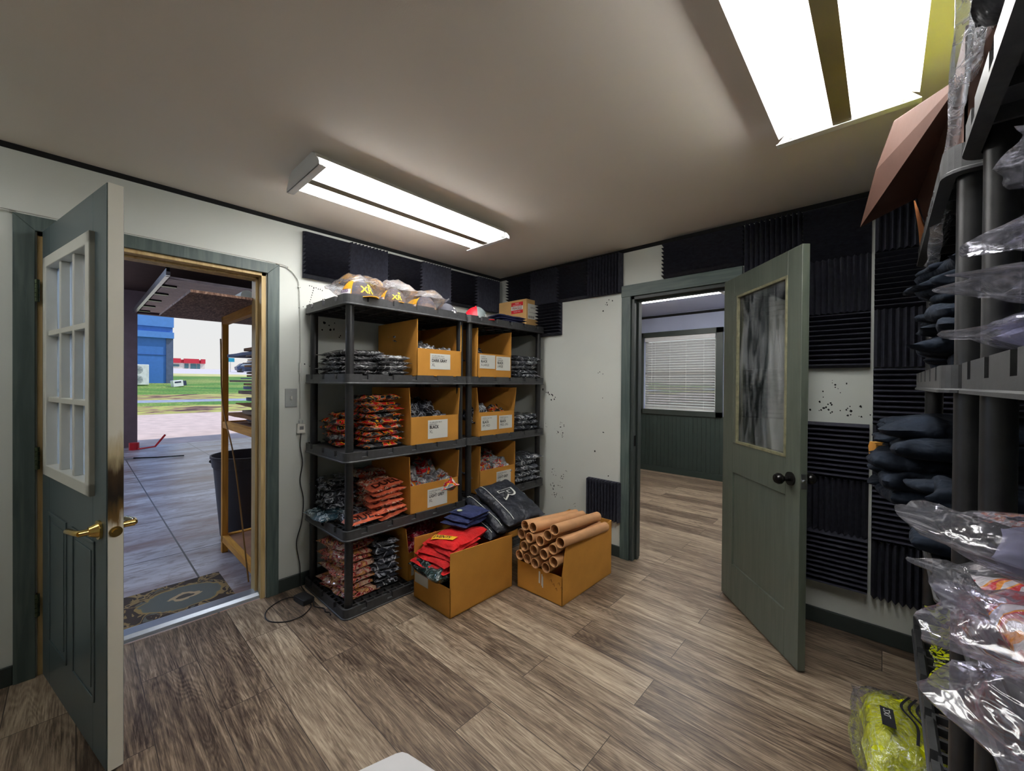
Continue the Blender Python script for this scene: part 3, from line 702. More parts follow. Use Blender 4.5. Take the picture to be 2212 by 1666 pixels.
# ---------------------------------------------------------------- cardboard bins
def bin_geo(Wd, D, Ht, fh, slope=0, flare=0, t_=.005, cut=0):
    """open box: x depth (front at x=0, going to -D), y width centred, open top, low front"""
    mb = MB(); h = Wd/2
    mb.box((-D, -h, 0), (0, h, t_)); mb.box((-D, -h, 0), (-D+t_, h, Ht+slope))
    for s in (-1, 1):
        y0 = s*h; y1 = s*(h-t_); fy = s*flare
        prof = [(-D, 0), (0, 0), (0, fh)] + ([(-cut, Ht)] if cut else [(0, Ht)]) + [(-D, Ht+slope)]
        vs = []
        for yy in (y0, y1):
            for (x, z) in prof: vs.append((x, yy+(fy if z > fh+.01 and x > -D*.5 else 0), z))
        n = len(prof); fs = [tuple(range(n)), tuple(range(n, 2*n))[::-1]]+[(i, n+i, n+(i+1) % n, (i+1) % n) for i in range(n)]
        mb.add(vs, fs)
    mb.box((-t_, -h, 0), (0, h, fh))
    return mb
def label_part(parent, y0, y1, zb, zt, lines, x=.0015):
    lb = MB().box((0, y0, zb), (x, y1, zt)).build('label', LABEL, parent); lb['label'] = 'white printed label'
    w_ = y1-y0; items_s = []; items_b = []
    zz = zt-.016
    for tx, sz, bold in lines:
        (items_b if bold else items_s).append((tx, y0+w_*.07, zz-sz*.7+.005, sz, .82)); zz -= sz*.95+.002
    if items_s: lettering(items_s, onx(x+.0006), INK, lb, 'small_print')
    if items_b: lettering(items_b, onx(x+.0006), INK, lb, 'bold_print', bold=.0012)
    return lb
def bin_(label, loc, Wd=.375, D=.5, Ht=.375, fh=.185, rz=0, flare=0, name='cardboard_bin', group='cardboard bins on the shelving', **k):
    t_ = thing(name, label, 'box', loc, rz, group)
    bin_geo(Wd, D, Ht, fh, flare=flare, **k).build('box_body', CARD, t_, bevel=.0012)
    return t_
SM = 'XR SUPER SERIES MERCH'
b = bin_('cardboard bin labelled DARK GRAY XL on the left rack', (.60, -1.19, z4))
label_part(b, -.085, .085, .05, .155, [(SM, .0115, 0), ('CHECKERED FLAG LONG', .0115, 0), ('DARK GRAY', .028, 1), ('XL', .028, 0)])
b = bin_('cardboard bin labelled BLACK XL on the left rack', (.60, -1.225, z3), Wd=.40, flare=.012)
label_part(b, -.065, .10, .032, .157, [(SM, .0115, 0), ('HOOD LOGO', .0115, 0), ('BLACK', .030, 1), ('XL', .028, 0)])
b = bin_('cardboard bin labelled LIGHT GREY XL on the left rack', (.60, -1.225, z2), Wd=.40, flare=.008)
label_part(b, -.065, .10, .018, .138, [(SM, .0115, 0), ('FLAME LONG', .0115, 0), ('LIGHT GREY', .028, 1), ('XL', .028, 0)])
b = bin_('cardboard bin labelled RED XL on the bottom shelf behind the box of clothes', (.565, -1.225, z1), Wd=.38, flare=.02, Ht=.35)
label_part(b, -.165, -.02, .03, .14, [(SM, .011, 0), ('LOGO', .011, 0), ('RED', .03, 1), ('XL', .028, 0)])
TH = [('XR MERCH', .012, 0), ('THRASHER', .016, 0)]
b = bin_('cardboard bin labelled BLACK X-LARGE and BLACK LARGE on the corner rack', (.585, -.645, z4), Wd=.375)
label_part(b, -.165, .0, .07, .175, TH+[('BLACK', .026, 1), ('X-LARGE', .026, 0)]); label_part(b, .012, .175, .06, .17, TH+[('BLACK', .026, 1), ('LARGE', .026, 0)])
b = bin_('cardboard bin labelled BLACK SM, MED and MED, LRG on the corner rack', (.585, -.615, z3), Wd=.40, flare=.025)
label_part(b, -.175, -.005, .045, .155, [('XR MERCH Super Series', .012, 0), ('HOOD LOGO', .012, 0), ('BLACK', .026, 1), ('SM, MED', .026, 0)])
label_part(b, .02, .17, .045, .15, [('XR MERCH Super Series', .011, 0), ('HOOD LOGO', .012, 0), ('BLACK', .026, 1), ('MED, LRG', .026, 0)])
b = bin_('cardboard bin labelled LIGHT GREY 2XL on the corner rack', (.585, -.60, z2), Wd=.40, flare=.0)
label_part(b, -.02, .145, .03, .15, [(SM, .0115, 0), ('FLAME LONG', .0115, 0), ('LIGHT GREY', .026, 1), ('2XL', .026, 0)])
b = bin_('reddish brown cardboard bin deep on the bottom shelf of the corner rack', (.55, -.50, z1), Wd=.36, fh=.18)
# contents of bins: heaps of bagged shirts
def heap(mat, key, x, y, z, spec, label, group):
    for i, (dx, dy, dz, L, W, T_, rx, ry, rz) in enumerate(spec):
        SEQ[0] += 1; me, hf = packet(key+str(i), L, W, T_, mat, SEQ[0] % 5, .12, .16)
        place('bagged_garment', me, label.format(['at the front left', 'at the front right', 'behind the others', 'on top', 'at the back right'][i]), 'garment', (x+dx-.035, y+dy, z+dz), (rx*.7, min(ry, .22), rz*.6), group)
HS = [(-.10, -.08, .02, .18, .19, .16, .1, .12, .3), (-.12, .09, .02, .19, .17, .15, -.1, .1, -.2), (-.32, -.02, .02, .22, .30, .20, .05, .05, .1)]
heap(B_SIL, 'h1', .58, -1.19, z4+.005, [(-.10, -.06, .03, .18, .20, .19, .1, .55, .1), (-.10, .09, .02, .17, .15, .18, -.1, .3, -.2), (-.32, -.05, .02, .25, .24, .26, .05, .1, .1), (-.25, -.12, .25, .18, .10, .07, .9, .1, .2)], 'bagged charcoal shirt in the DARK GRAY XL bin, {}', 'bagged shirts in the dark gray bin')
heap(B_DRK, 'h2', .58, -1.225, z3+.005, [(-.10, -.10, .05, .18, .18, .15, .1, .3, .3), (-.11, .08, .05, .18, .2, .15, -.1, .25, -.2), (-.30, -.05, .02, .24, .22, .26, .05, .1, .1), (-.30, .1, .08, .2, .16, .19, 0, .2, .4)], 'bagged black shirt in the BLACK XL bin, {}', 'bagged shirts in the black XL bin')
heap(B_LGT, 'h3', .58, -1.225, z2+.005, [(-.11, -.09, .05, .2, .2, .15, .15, .3, .3), (-.05, .10, .07, .22, .22, .13, .25, .2, -.2), (-.30, -.08, .02, .24, .2, .25, .05, .25, .1), (-.25, .09, .08, .2, .16, .2, .2, .3, .4)], 'grey shirt with red print in the LIGHT GREY XL bin, {}', 'bagged shirts in the light grey XL bin')
heap(B_RED, 'h4', .55, -1.225, z1+.005, [(-.10, -.08, .04, .18, .2, .16, .1, .3, .3), (-.10, .09, .04, .18, .17, .15, -.1, .3, -.2), (-.30, -.05, .02, .26, .28, .27, .05, .1, .1), (-.16, .0, .20, .22, .28, .11, .1, .1, .4)], 'bagged crimson shirt in the RED XL bin, {}', 'bagged shirts in the red bin')
heap(B_DRK, 'h5', .565, -.645, z4+.005, [(-.10, -.10, .05, .18, .14, .17, .3, .5, .3), (-.10, .04, .03, .18, .18, .15, -.1, .1, -.2)], 'bagged black shirt in the X-LARGE and LARGE bin, {}', 'bagged shirts in the x-large bin')
heap(B_DRK, 'h6', .565, -.615, z3+.005, [(-.10, -.11, .03, .18, .16, .21, .3, .4, .3)], 'bagged black shirt in the SM, MED bin, {}', 'bagged shirts in the small medium bin')
heap(B_FLM, 'h7', .565, -.615, z3+.005, [(-.12, .07, .03, .19, .18, .18, -.3, .3, -.2)], 'black shirt with red print in the right half of the SM, MED bin', 'bagged shirts in the small medium bin')
heap(B_LGT, 'h8', .565, -.60, z2+.005, [(-.10, -.09, .03, .18, .2, .2, .15, .3, .3), (-.06, .08, .05, .2, .2, .18, .15, .2, -.2), (-.30, -.08, .02, .24, .2, .27, .05, .25, .1), (-.28, .09, .1, .22, .18, .18, .2, .3, .4)], 'grey shirt with red print in the LIGHT GREY 2XL bin, {}', 'bagged shirts in the light grey 2XL bin')
# corner rack: loose piles at the wall end
pile('bagged_garment', 'bagged slate shirt right of the X-LARGE bin, {}', 'bagged slate shirts by the back wall', 'g1', B_GRY, .44, -.235, z4, 5, .28, .34, .042, jit=.012)
pile('bagged_garment', 'bagged slate shirt right of the MED, LRG bin, {}', 'bagged slate shirts by the back wall', 'g2', B_GRY, .44, -.22, z3, 3, .28, .32, .05, jit=.02, lean=(0, .012))
def arc_print(o, hf, i, n):
    lettering([('THRASHER', 0, 0, .045, .8, 'c')], lambda a, b: (.03+b, a, hf(.03+b, a)+.004), LABEL, o, 'print')
pile('bagged_garment', 'bagged slate shirt right of the 2XL bin, {}', 'bagged dark shirts by the back wall', 'g3', B_GRY, .46, -.215, z2, 5, .26, .32, .052, jit=.012, children=None)
# ---------------------------------------------------------------- caps
def dome(rx, ry, rz, a0, a1, n=20, m=10, dz=0, bump_=None, lift=0):
    mb = MB(); vs = []
    for j in range(m+1):
        ph = PI/2*j/m
        for i in range(n+1):
            a = a0+(a1-a0)*i/n; vs.append(((rx+lift)*math.cos(a)*math.cos(ph), (ry+lift)*math.sin(a)*math.cos(ph), dz+(rz+lift)*math.sin(ph)**.9))
    return mb.add(vs, [(j*(n+1)+i, j*(n+1)+i+1, (j+1)*(n+1)+i+1, (j+1)*(n+1)+i) for j in range(m) for i in range(n)])
YEL = plain('yellow cap cloth', lin(238, 172, 14), .6, var=.1, vs=20, bs=500, bstr=.3)
GRC = plain('charcoal cap cloth', lin(66, 66, 74), .75, var=.1, vs=20, bs=500, bstr=.3)
LEM = plain('lemon thread', lin(240, 220, 30), .5, bstr=0)
FILM = film('clear film', alpha=.07, bs=26); FILMC = film('crinkled film', alpha=.16, bs=34)
def cap(label, loc, rz, crown, front, group, tilt=0, logo=None, side=None, brimmat=None):
    t_ = thing('baseball_cap', label, 'cap', loc, rz, group); t_.rotation_euler = (0, tilt, rz)
    dome(.095, .085, .118, 0, 2*PI, 32, 10).build('crown', crown, t_, smooth=60)
    dome(.095, .085, .118, -.95, .95, 16, 9, lift=.0025).build('front_panel', front, t_, smooth=60)
    MB().cyl((0, 0, .116), (0, 0, .123), .007, n=10).build('button', crown, t_)
    mb = MB(); vs = []; n = 16
    for k in (0, 1):
        for i in range(n+1):
            a = -1.15+2.3*i/n; r_ = 1 if k == 0 else 1+.75*math.cos(a)**.8
            x = .095*math.cos(a)*r_; y = .085*math.sin(a)*(1.02 if k else 1); vs.append((x, y, .006-(.02*(y/.085)**2 if k else 0)))
    mb.add(vs, [(i, i+1, n+2+i, n+1+i) for i in range(n)]); mb.build('brim', brimmat or crown, t_, smooth=60, solid=.003)
    def fn(a, b):      # wrap on the crown front: a along, b up
        th = a/.088; ph = b/.125
        c = math.cos(ph); return (.1*math.cos(th)*c, .09*math.sin(th)*c, .122*math.sin(ph)**.9)
    if logo:
        lettering([(logo[0], 0, .028, logo[1], 1, 'c')], fn, logo[2], t_, 'emblem', bold=.002)
        MB().add([fn(.022+.012*math.cos(q*.7), .082+.010*math.sin(q*.7)) for q in range(9)], [tuple(range(9))]).build('emblem_helmet', logo[2], t_)
    if side:
        for s in (-1,):
            lettering([(side, 0, .03, .026, .9, 'c')], lambda a, b: (lambda th, ph: (.1*math.cos(th)*math.cos(ph), .09*math.sin(th)*math.cos(ph), .122*math.sin(ph)**.9))(s*1.55+a/.088, b/.125), plain('violet thread', lin(90, 40, 110), .5, bstr=0), t_, 'side_lettering', bold=.001)
            mb = MB(); vs = [(lambda th, ph: (.0985*math.cos(th)*math.cos(ph), .0885*math.sin(th)*math.cos(ph), .1205*math.sin(ph)**.9))(s*1.55+aa*.11, .17+bb*.07) for bb in (0, 1, 2, 3) for aa in range(-5, 6)]
            mb.add(vs, [(r*11+c, r*11+c+1, (r+1)*11+c+1, (r+1)*11+c) for r in range(3) for c in range(10)]).build('side_patch', LABEL, t_)
    return t_
GY = 'bagged yellow caps on top of the left rack'
c1 = cap('yellow and charcoal XR cap at the front corner on top of the left rack', (.46, -1.715, z5), math.radians(5), YEL, GRC, GY, logo=('XR', .058, LEM), side='XCESS')
def bagaround(parent, r, name='plastic_bag', mat=None, seed=1, L=.3, W=.26, h=.17):
    mb, hf = soft_geo(L, W, h, seed, .12, .10, pw=2.2); return mb.build(name, mat or FILM, parent, smooth=80)
c1.scale = (1.12, 1.12, 1.12)
bagaround(c1, .1, seed=2, L=.27, W=.24, h=.135)
c2 = cap('yellow cap in a crumpled clear bag, middle of three on the left rack', (.46, -1.475, z5), math.radians(-14), YEL, GRC, GY, logo=('XR', .05, LEM), side='XCESS')
bagaround(c2, .1, mat=FILMC, seed=3, L=.31, W=.25, h=.165)
c3 = cap('nested yellow caps in a knotted clear bag, right one on the left rack', (.42, -1.20, z5), math.radians(-22), YEL, GRC, GY, side='XCESS')
for k in range(3): dome(.094, .084, .112, 0, 2*PI, 28, 8).build('nested_cap', YEL, c3, smooth=60).location = (-.03*(k+1), -.012*(k+1), .0)
bagaround(c3, .1, mat=FILMC, seed=4, L=.36, W=.27, h=.15)
RC = 'loose caps on top of the racks'
cap('charcoal cap with a white emblem at the end of the left rack top', (.45, -1.03, z5-.03), .0, GRC, GRC, RC, logo=('88', .04, LABEL))
cap('red and grey cap with a small XR emblem on top of the corner rack', (.46, -.74, z5-.012), math.radians(18), plain('red cap cloth', lin(238, 20, 40), .5), plain('grey cap cloth', lin(112, 122, 122), .7), RC, logo=('XR', .03, LABEL))
NAVY = plain('navy knit', lin(20, 26, 66), .85, var=.25, vs=20, bs=300, bstr=.5)
pile('folded_garment', 'navy garment in front of the FRAGILE box, {}', 'folded navy garments on the corner rack', 'n1', NAVY, .49, -.40, z5, 3, .17, .30, .024, fringe=.02, jit=.01)
# box marked fragile
fb_ = thing('cardboard_box', 'closed cardboard box with a red and white FRAGILE sticker on top of the corner rack', 'box', (.335, -.055, z5))
MB().box((-.17, -.125, 0), (.17, .05, .255)).build('box_body', card_mat('tan cardboard', lin(200, 160, 104)), fb_, bevel=.003)
RED = plain('sticker red', lin(206, 26, 40), .5, bstr=0)
st = MB().box((-.01, -.1265, .135), (.13, -.125, .235)).build('fragile_sticker', RED, fb_); st['label'] = 'red and white sticker'
MB().box((-.01, -.1275, .165), (.13, -.1264, .2)).build('white_band', LABEL, st)
fy = lambda a, b: (a, -.1282, b)
lettering([('FRAGILE', .06, .170, .034, .9, 'c')], fy, RED, st, bold=.001)
lettering([('PLEASE', .06, .218, .016, .9, 'c'), ('HANDLE WITH CARE', .06, .204, .012, .9, 'c'), ('THANK YOU', .06, .145, .016, .9, 'c')], fy, LABEL, st)
lettering([('CAP PC STEEL', -.14, .10, .02, .9), ('XT SHOT 500G', -.14, .075, .02, .9), ('GLASS WINDOW', -.05, .06, .02, .9)], lambda a, b: (a, -.1262, b), INK, fb_, 'stamped_print')
lb = MB().box((.17, -.105, .08), (.1715, .04, .215)).build('shipping_label', LABEL, fb_)
lettering([('EDMONTON', -.07, .175, .02, .9), ('To:', -.10, .155, .014, .9), ('Duluth Minnesota', -.09, .135, .013, .9), ('1-800-555', .0, .10, .012, .9)], onx(.1722), GREYINK, lb)
MB().add([(.1722, -.098+.006*i+(.002 if i % 2 else 0), z_) for i in range(14) for z_ in (.088, .108)], [(2*i, 2*i+1, 2*i+3, 2*i+2) for i in range(0, 13, 2)]).build('barcode', GREYINK, lb)

# ---------------------------------------------------------------- floor boxes
fa = thing('cardboard_bin', 'open cardboard bin on the floor heaped with red shirts and black jackets', 'box', (.845, -1.435, 0), -PI/2, 'open cardboard bins on the floor')
bin_geo(.365, .525, .375, .17, slope=-.03).build('box_body', CARD, fa, bevel=.0012)
MB().box((0, -.17, .10), (.0015, -.03, .16)).build('label', LABEL, fa)
fb2 = thing('cardboard_bin', 'open cardboard bin on the floor filled with kraft tubes', 'box', (1.237, -.888, 0), -PI/2, 'open cardboard bins on the floor')
bin_geo(.365, .60, .35, .178, slope=.03, cut=.035).build('box_body', CARD, fb2, bevel=.0012)
mb = MB()
for k, x in enumerate((.0, .022, .028)): mb.box((0, x, .085-.01*k), (.0008, x+(.012 if k == 0 else .008), .16-.012*k))
mb.build('torn_tape', LABEL, fb2)
mb = MB()
for k in range(5): mb.tube(smoothpts([(.001, .09+.02*k, .13-.02*(k % 3)), (.001, .10+.02*k, .14-.02*(k % 3)), (.001, .105+.02*k, .125-.02*(k % 3))]), .0009, 4)
mb.build('pen_marks', plain('dark brown ink', lin(80, 48, 20), .8, bstr=0), fb2)
# kraft tubes
KR = plain('kraft tube', lin(196, 146, 100), .65, var=.1, vs=12)
TB = [(1.146, .444), (1.208, .444), (1.385, .477), (1.323, .423), (1.106, .376), (1.19, .377), (1.265, .374), (1.423, .406), (1.142, .31), (1.223, .307), (1.368, .351), (1.304, .303), (1.093, .238), (1.159, .231), (1.229, .223), (1.389, .277), (1.314, .221)]
TN = ['top left', 'second from the left in the top row', 'highest, its far end resting against the box side', 'just below the highest tube', 'at the left edge, second row', 'second row, left of centre', 'second row, centre', 'far right, leaning on the box side', 'third row, left', 'third row, left of centre', 'third row, right', 'third row, centre', 'bottom row, leftmost', 'bottom row, second from the left', 'bottom row, third from the left', 'right, above the bottom row', 'bottom row, rightmost']
for (x, z), nm in zip(TB, TN):
    z_ = z-.006; x_ = min(max(x, 1.095), 1.385) if z < .36 else x
    x_ = x
    if x < 1.10: x_ = 1.10
    if x > 1.38 and z < .30: x_ = 1.378
    o = MB().pipe((0, 0, 0), (0, .56, 0), .0318, .0285, 28).build('mailing_tube', KR, None, smooth=40)
    back = (1.30-x_)*.12; up = -.05 if z > .36 else 0
    if z > .45 and x > 1.3: back = -.035; up = -.06
    d = Vector((back, .56, up)).normalized(); o.rotation_euler = d.to_track_quat('Y', 'Z').to_euler(); o.location = (x_, -.93+.02*((x*37) % 1), z_)
    tag(o, 'kraft tube in the floor bin, %s' % nm, 'tube', 'kraft tubes in the floor bin')
# clothes in the floor bin
CR = plain('red cotton', lin(188, 10, 12), .85, var=.3, vs=10, bs=22, bstr=1.0, bdist=.02)
CN = plain('navy cotton', lin(28, 38, 80), .85, var=.25, vs=12, bs=22, bstr=1.0, bdist=.02)
CB = plain('black nylon', lin(24, 28, 38), .5, var=.35, vs=10, bs=16, bstr=1.0, bdist=.02)
CG = bagmat('dark green bagged cloth', lin(18, 34, 34), lin(34, 56, 54), (.25, .3, .32), .5)
def cloth(key, mat, L, W, T_, loc, rot, label, group, name='folded_garment', cat='garment', seed=1, fringe=.03, amp=.12, **k):
    mb, hf = soft_geo(L, W, T_, seed, fringe, amp, **k); o = mb.build(name, mat, None, smooth=80)
    o.location = loc; o.rotation_euler = rot; tag(o, label, cat, group); return o, hf
GC = 'clothes heaped in the floor bin'
cloth('a', CG, .17, .33, .085, (.845, -1.41, .185), (0, .0, PI/2-.05), 'bagged dark green garment hanging over the low front of the floor bin', GC, 'bagged_garment', seed=3, fringe=.12)
for i, (z, dx, w_) in enumerate([(.02, 0, .33), (.07, .0, .33), (.12, .0, .33), (.17, 0, .33)]):
    cloth('b', CB if i < 3 else CR, .36, w_, .05, (.845, -1.17, z), (0, 0, PI/2), 'dark garment deep in the floor bin, %s layer from the bottom' % num[i], GC, seed=i)
for i, (y, z, T_, w_, rz) in enumerate([(-1.345, .252, .034, .31, .08), (-1.325, .281, .034, .30, -.10), (-1.30, .308, .036, .31, .12), (-1.27, .336, .034, .29, -.04)]):
    cloth('c', CR, .25, w_, T_, (.842, y, z), (.0, -.14, PI/2+rz), 'folded red shirt in the floor bin below the EVENTS one, %s from the bottom' % num[i], GC, seed=5+i, amp=.28)
ev, hf = cloth('e', CR, .24, .32, .065, (.845, -1.22, .355), (0, 0.05, .05+0), 'folded red shirt with a yellow EVENTS strip in the floor bin', GC, seed=7)
ev.rotation_euler = (.10, 0.0, .10); ev.location = (.85, -1.235, .345)
ev_mb = MB(); vs = [(a*.0, 0, 0) for a in ()]
def wrapf(o_hf): return lambda a, b: (b, a, o_hf(b, a)+.003)
# the strip runs down the front of the roll
nn_ = 12; vs = []
def evp(a, b):     # a: along the strip, b: across it
    x = -.080+a; y = -.130+b+a*.30; return (x, y, hf(x, y)+.002)
for j in range(4):
    for i in range(nn_+1): vs.append(evp(.15*i/nn_, -.022+.044*j/3))
MB().add(vs, [(j*(nn_+1)+i, j*(nn_+1)+i+1, (j+1)*(nn_+1)+i+1, (j+1)*(nn_+1)+i) for j in range(3) for i in range(nn_)]).build('yellow_strip', plain('amber print', lin(236, 178, 30), .6, bstr=0), ev)
lettering([('EVENTS', .006, -.012, .038, .86)], lambda a, b: (lambda p: (p[0], p[1], p[2]+.0015))(evp(a, b)), INK, ev, bold=.0012)
for i, (z, L) in enumerate([(.425, .25), (.452, .24), (.48, .20)]):
    o, hf2 = cloth('n', CN, .19, L, .034, (.80+.01*i, -1.13+.012*i, z), (0, .02, .15), 'folded navy shirt on the red pile in the floor bin, %s' % ['lowest', 'middle one', 'uppermost with a pale tag'][i], GC, seed=8+i)
MB().cyl((-.03, -.07, .036), (-.03, -.07, .039), .018, n=18).build('tag', plain('pale tag', lin(170, 178, 150), .6, bstr=0), o)
GJ = 'black jackets piled on the floor bin'
for i, (x, y, z, rx, ry, rz) in enumerate([(.76, -.90, .35, .1, .20, -.1), (.80, -.84, .41, .12, .28, -.12), (.88, -.80, .475, .12, .34, -.15)]):
    o, hf2 = cloth('j', CB, .44, .30, .085, (x, y, z), (rx, ry, rz), 'folded black jacket on the floor bin, %s' % ['lowest of the three', 'middle one with white zip', 'uppermost with white R emblem'][i], GJ, name='folded_jacket', seed=11+i, fringe=.02, amp=.10)
    yy = -.105+.0*i
    pts = [(-.20+.04*k, yy, hf2(-.20+.04*k, yy)+.001) for k in range(11)]
    if i < 2 or True: MB().tube(pts, .0022, 6).build('zip', LABEL, o)
    MB().box((-.235, -.10, .045), (-.195, -.085, .05)).build('zip_pull', plain('nickel', (.7, .7, .66), .3, .8, bstr=0), o)
    if i == 2:
        Rp = [(0, 0), (.03, 0), (.045, .035), (.06, .035), (.12, .0), (.20, -.005), (.10, .04), (.085, .055), (.09, .085), (.07, .105), (.0, .11), (-.02, .085), (-.02, .03)]
        def fr_(a, b): x = -.10+a*1.0; y = -.05+b; return (x, y, hf2(x, y)+.002)
        def fr2(a, b): x = -.10+a; y = -.05+b; return (x, y, hf2(x, y)+.0035)
        lettering([('R', 0, 0, .17, 1.2)], fr_, LABEL, o, 'emblem_outline', bold=.007)
        lettering([('R', .006, .004, .155, 1.2)], fr2, plain('black print', (.02, .022, .026), .6, bstr=0), o, 'emblem')
# ---------------------------------------------------------------- switch, cords, adapters
sw = thing('light_switch', 'grey toggle light switch on the wall between the outer door and the rack', 'switch', (.0, -1.938, 1.25))
MB().box((0, -.036, -.06), (.006, .036, .06)).build('switch_plate', plain('grey plate', lin(150, 154, 152), .45, bstr=0), sw, bevel=.002)
MB().box((.006, -.005, -.012), (.016, .005, .012)).build('toggle', OFFW, sw)
MB().cyl((.006, 0, .04), (.008, 0, .04), .003, n=8).cyl((.006, 0, -.04), (.008, 0, -.04), .003, n=8).build('screw', STEEL, sw)
cb = thing('wall_cord', 'thin pale cord running over the outer door frame and down the wall', 'cord', (0, -1.9, 1.5))
pts = smoothpts([(.024, -4.2, 2.118), (.024, -3.6, 2.11), (.024, -3.08, 2.102), (.024, -2.5, 2.102), (.024, -2.02, 2.100), (.01, -1.96, 2.085), (.01, -1.915, 2.045), (.01, -1.893, 1.98), (.01, -1.886, 1.75), (.01, -1.884, 1.5), (.01, -1.884, 1.2), (.01, -1.884, 1.11)])
MB().tube([(p[0], p[1]+1.9, p[2]-1.5) for p in pts], .0035, 6).build('cable', CORDW, cb, smooth=60)
mb = MB()
for y, z in ((-2.02, 2.1), (-1.893, 1.98), (-3.08, 2.1)): mb.box((.0, y+1.9-.008, z-1.5-.005), (.018, y+1.9+.008, z-1.5+.005))
mb.build('clip', CORDW, cb)
MB().cyl((.01, .016, -.02), (.01, .016, -.09), .009, n=12).cyl((.01, .016, -.1), (.01, .016, -.14), .007, n=12).build('inline_connector', CORDW, cb, smooth=50)
ad = thing('power_plug', 'small white plug adapter hanging on the wall at the end of the pale cord', 'adapter', (.0, -1.882, 1.05))
MB().box((.004, -.024, -.035), (.03, .024, .03)).build('plug_body', OFFW, ad, bevel=.004)
MB().box((.0302, -.012, -.01), (.031, .012, .012)).build('marking', GREYINK, ad)
mb = MB()
for s in (-1, 1): mb.cyl((.017, s*.01, .03), (.017, s*.012, .05), .003, n=8)
mb.build('prong', STEEL, ad)
bc = thing('power_lead', 'black power cord hanging down the wall and looping on the floor', 'cord', (.1, -1.9, 0))
pts = smoothpts([(.02, -1.882, 1.02), (.012, -1.884, .93), (.02, -1.872, .82), (.012, -1.884, .70), (.012, -1.862, .568), (.014, -1.875, .42), (.012, -1.905, .296), (.014, -1.885, .15), (.024, -1.885, .10), (.045, -1.887, .02), (.11, -1.888, .005), (.16, -1.90, .02), (.175, -1.925, .02)])
MB().tube([(p[0]-.1, p[1]+1.9, p[2]) for p in pts], .0032, 6).build('hanging_cable', CORD, bc, smooth=60)
pts = smoothpts([(.15, -1.955, .006), (.118, -1.99, .004), (.125, -2.05, .004), (.18, -2.125, .004), (.26, -2.155, .004), (.33, -2.14, .004), (.385, -2.08, .004), (.385, -2.0, .004), (.33, -1.935, .004), (.30, -1.925, .01)])
MB().tube([(p[0]-.1, p[1]+1.9, p[2]) for p in pts], .0032, 6).build('floor_loop', CORD, bc, smooth=60)
pts = smoothpts([(.29, -1.905, .02), (.34, -1.915, .005), (.40, -1.885, .004), (.44, -1.895, .004), (.47, -1.882, .005), (.50, -1.888, .005)])
MB().tube([(p[0]-.1, p[1]+1.9, p[2]) for p in pts], .0035, 6).build('cable_end', CORD, bc, smooth=60)
ps = thing('power_brick', 'black power brick lying on the floor beside the rack', 'adapter', (.225, -1.935, .0), math.radians(8))
MB().box((-.06, -.035, .001), (.06, .035, .034)).build('brick_body', PLAS, ps, bevel=.005)
# white table corner
tb_ = thing('table', 'white-topped table whose far corner shows at the bottom edge', 'table', (2.36, -2.95, 0))
ca = Vector((2.252, -2.517)) - Vector((2.36, -2.95))
d1_ = Vector((-.28, -.96)).normalized(); d2_ = Vector((.975, .22)).normalized()
p0 = ca; pA = ca+d1_*.55; pB = ca+d2_*.42; pC = pA+d2_*.42
poly = [p0+d1_*.012, p0+(d1_+d2_)*.003, p0+d2_*.012, pB, pC, pA]
TW = plain('white table top', lin(206, 206, 208), .5, var=.02)
MB().prism([tuple(p) for p in poly][::-1], 'z', .715, .74).build('table_top', TW, tb_, bevel=.004)
for p in (p0+(d1_+d2_)*.05, pA+(d2_-d1_)*.05, pB+(d1_-d2_)*.05, pC-(d1_+d2_)*.05):
    MB().cyl((p.x, p.y, 0), (p.x, p.y, .715), .016, n=14).build('leg', STEEL, tb_, smooth=40)
# ---------------------------------------------------------------- right-hand racks: goods
HOOD = plain('navy black fleece', lin(26, 33, 44), .95, var=.3, vs=10, bs=13, bstr=1.0, bdist=.03, spec=.2)
def hoodie(x, y, z, L, W, T_, rz, label, seed, grp, ry=0):
    mb, hf = soft_geo(L, W, T_, seed, .0, .26, pw=7, wf=11, rag=.03); o = mb.build('folded_hoodie', HOOD, None, smooth=80)
    o.location = (x, y, z); o.rotation_euler = (0, ry, rz); tag(o, label, 'hoodie', grp)
    mb2, _ = soft_geo(L*.62, W*.5, T_*.7, seed+9, .0, .2, pw=2.2, wf=18, rag=.02); h = mb2.build('hood', HOOD, o, smooth=80); h.location = (-L*.26, W*.12, T_*.30)
for i in range(7):
    hoodie(3.10+random.uniform(-.02, .02), -1.16+random.uniform(-.03, .03), z4+i*.045, .30+.02*(i % 2), .34, .055, random.uniform(-.12, .12), 'dark hoodie on the fourth shelf of the right-hand rack, %s' % ordinal(6-i), i, 'dark hoodies on the fourth shelf at right')
for i in range(6):
    hoodie(3.04+random.uniform(-.03, .02)-(.03 if i in (1, 2) else 0), -1.06+random.uniform(-.03, .03), z3+i*.05, .33+.03*(i % 2), .42, .062, random.uniform(-.15, .15), 'dark hoodie bulging from the third shelf at right, %s' % ordinal(5-i), 10+i, 'dark hoodies on the third shelf at right')
for i in range(3):
    hoodie(3.06, -1.40, z3+i*.055, .28, .2, .062, random.uniform(-.15, .15), 'dark hoodie behind the near post, third shelf at right, %s' % ordinal(2-i), 20+i, 'dark hoodies on the third shelf at right')
hoodie(2.955, -1.02, z3-.075, .13, .34, .075, .1, 'dark hoodie sleeve drooping below the third shelf at right', 33, 'dark hoodies on the third shelf at right', .5)
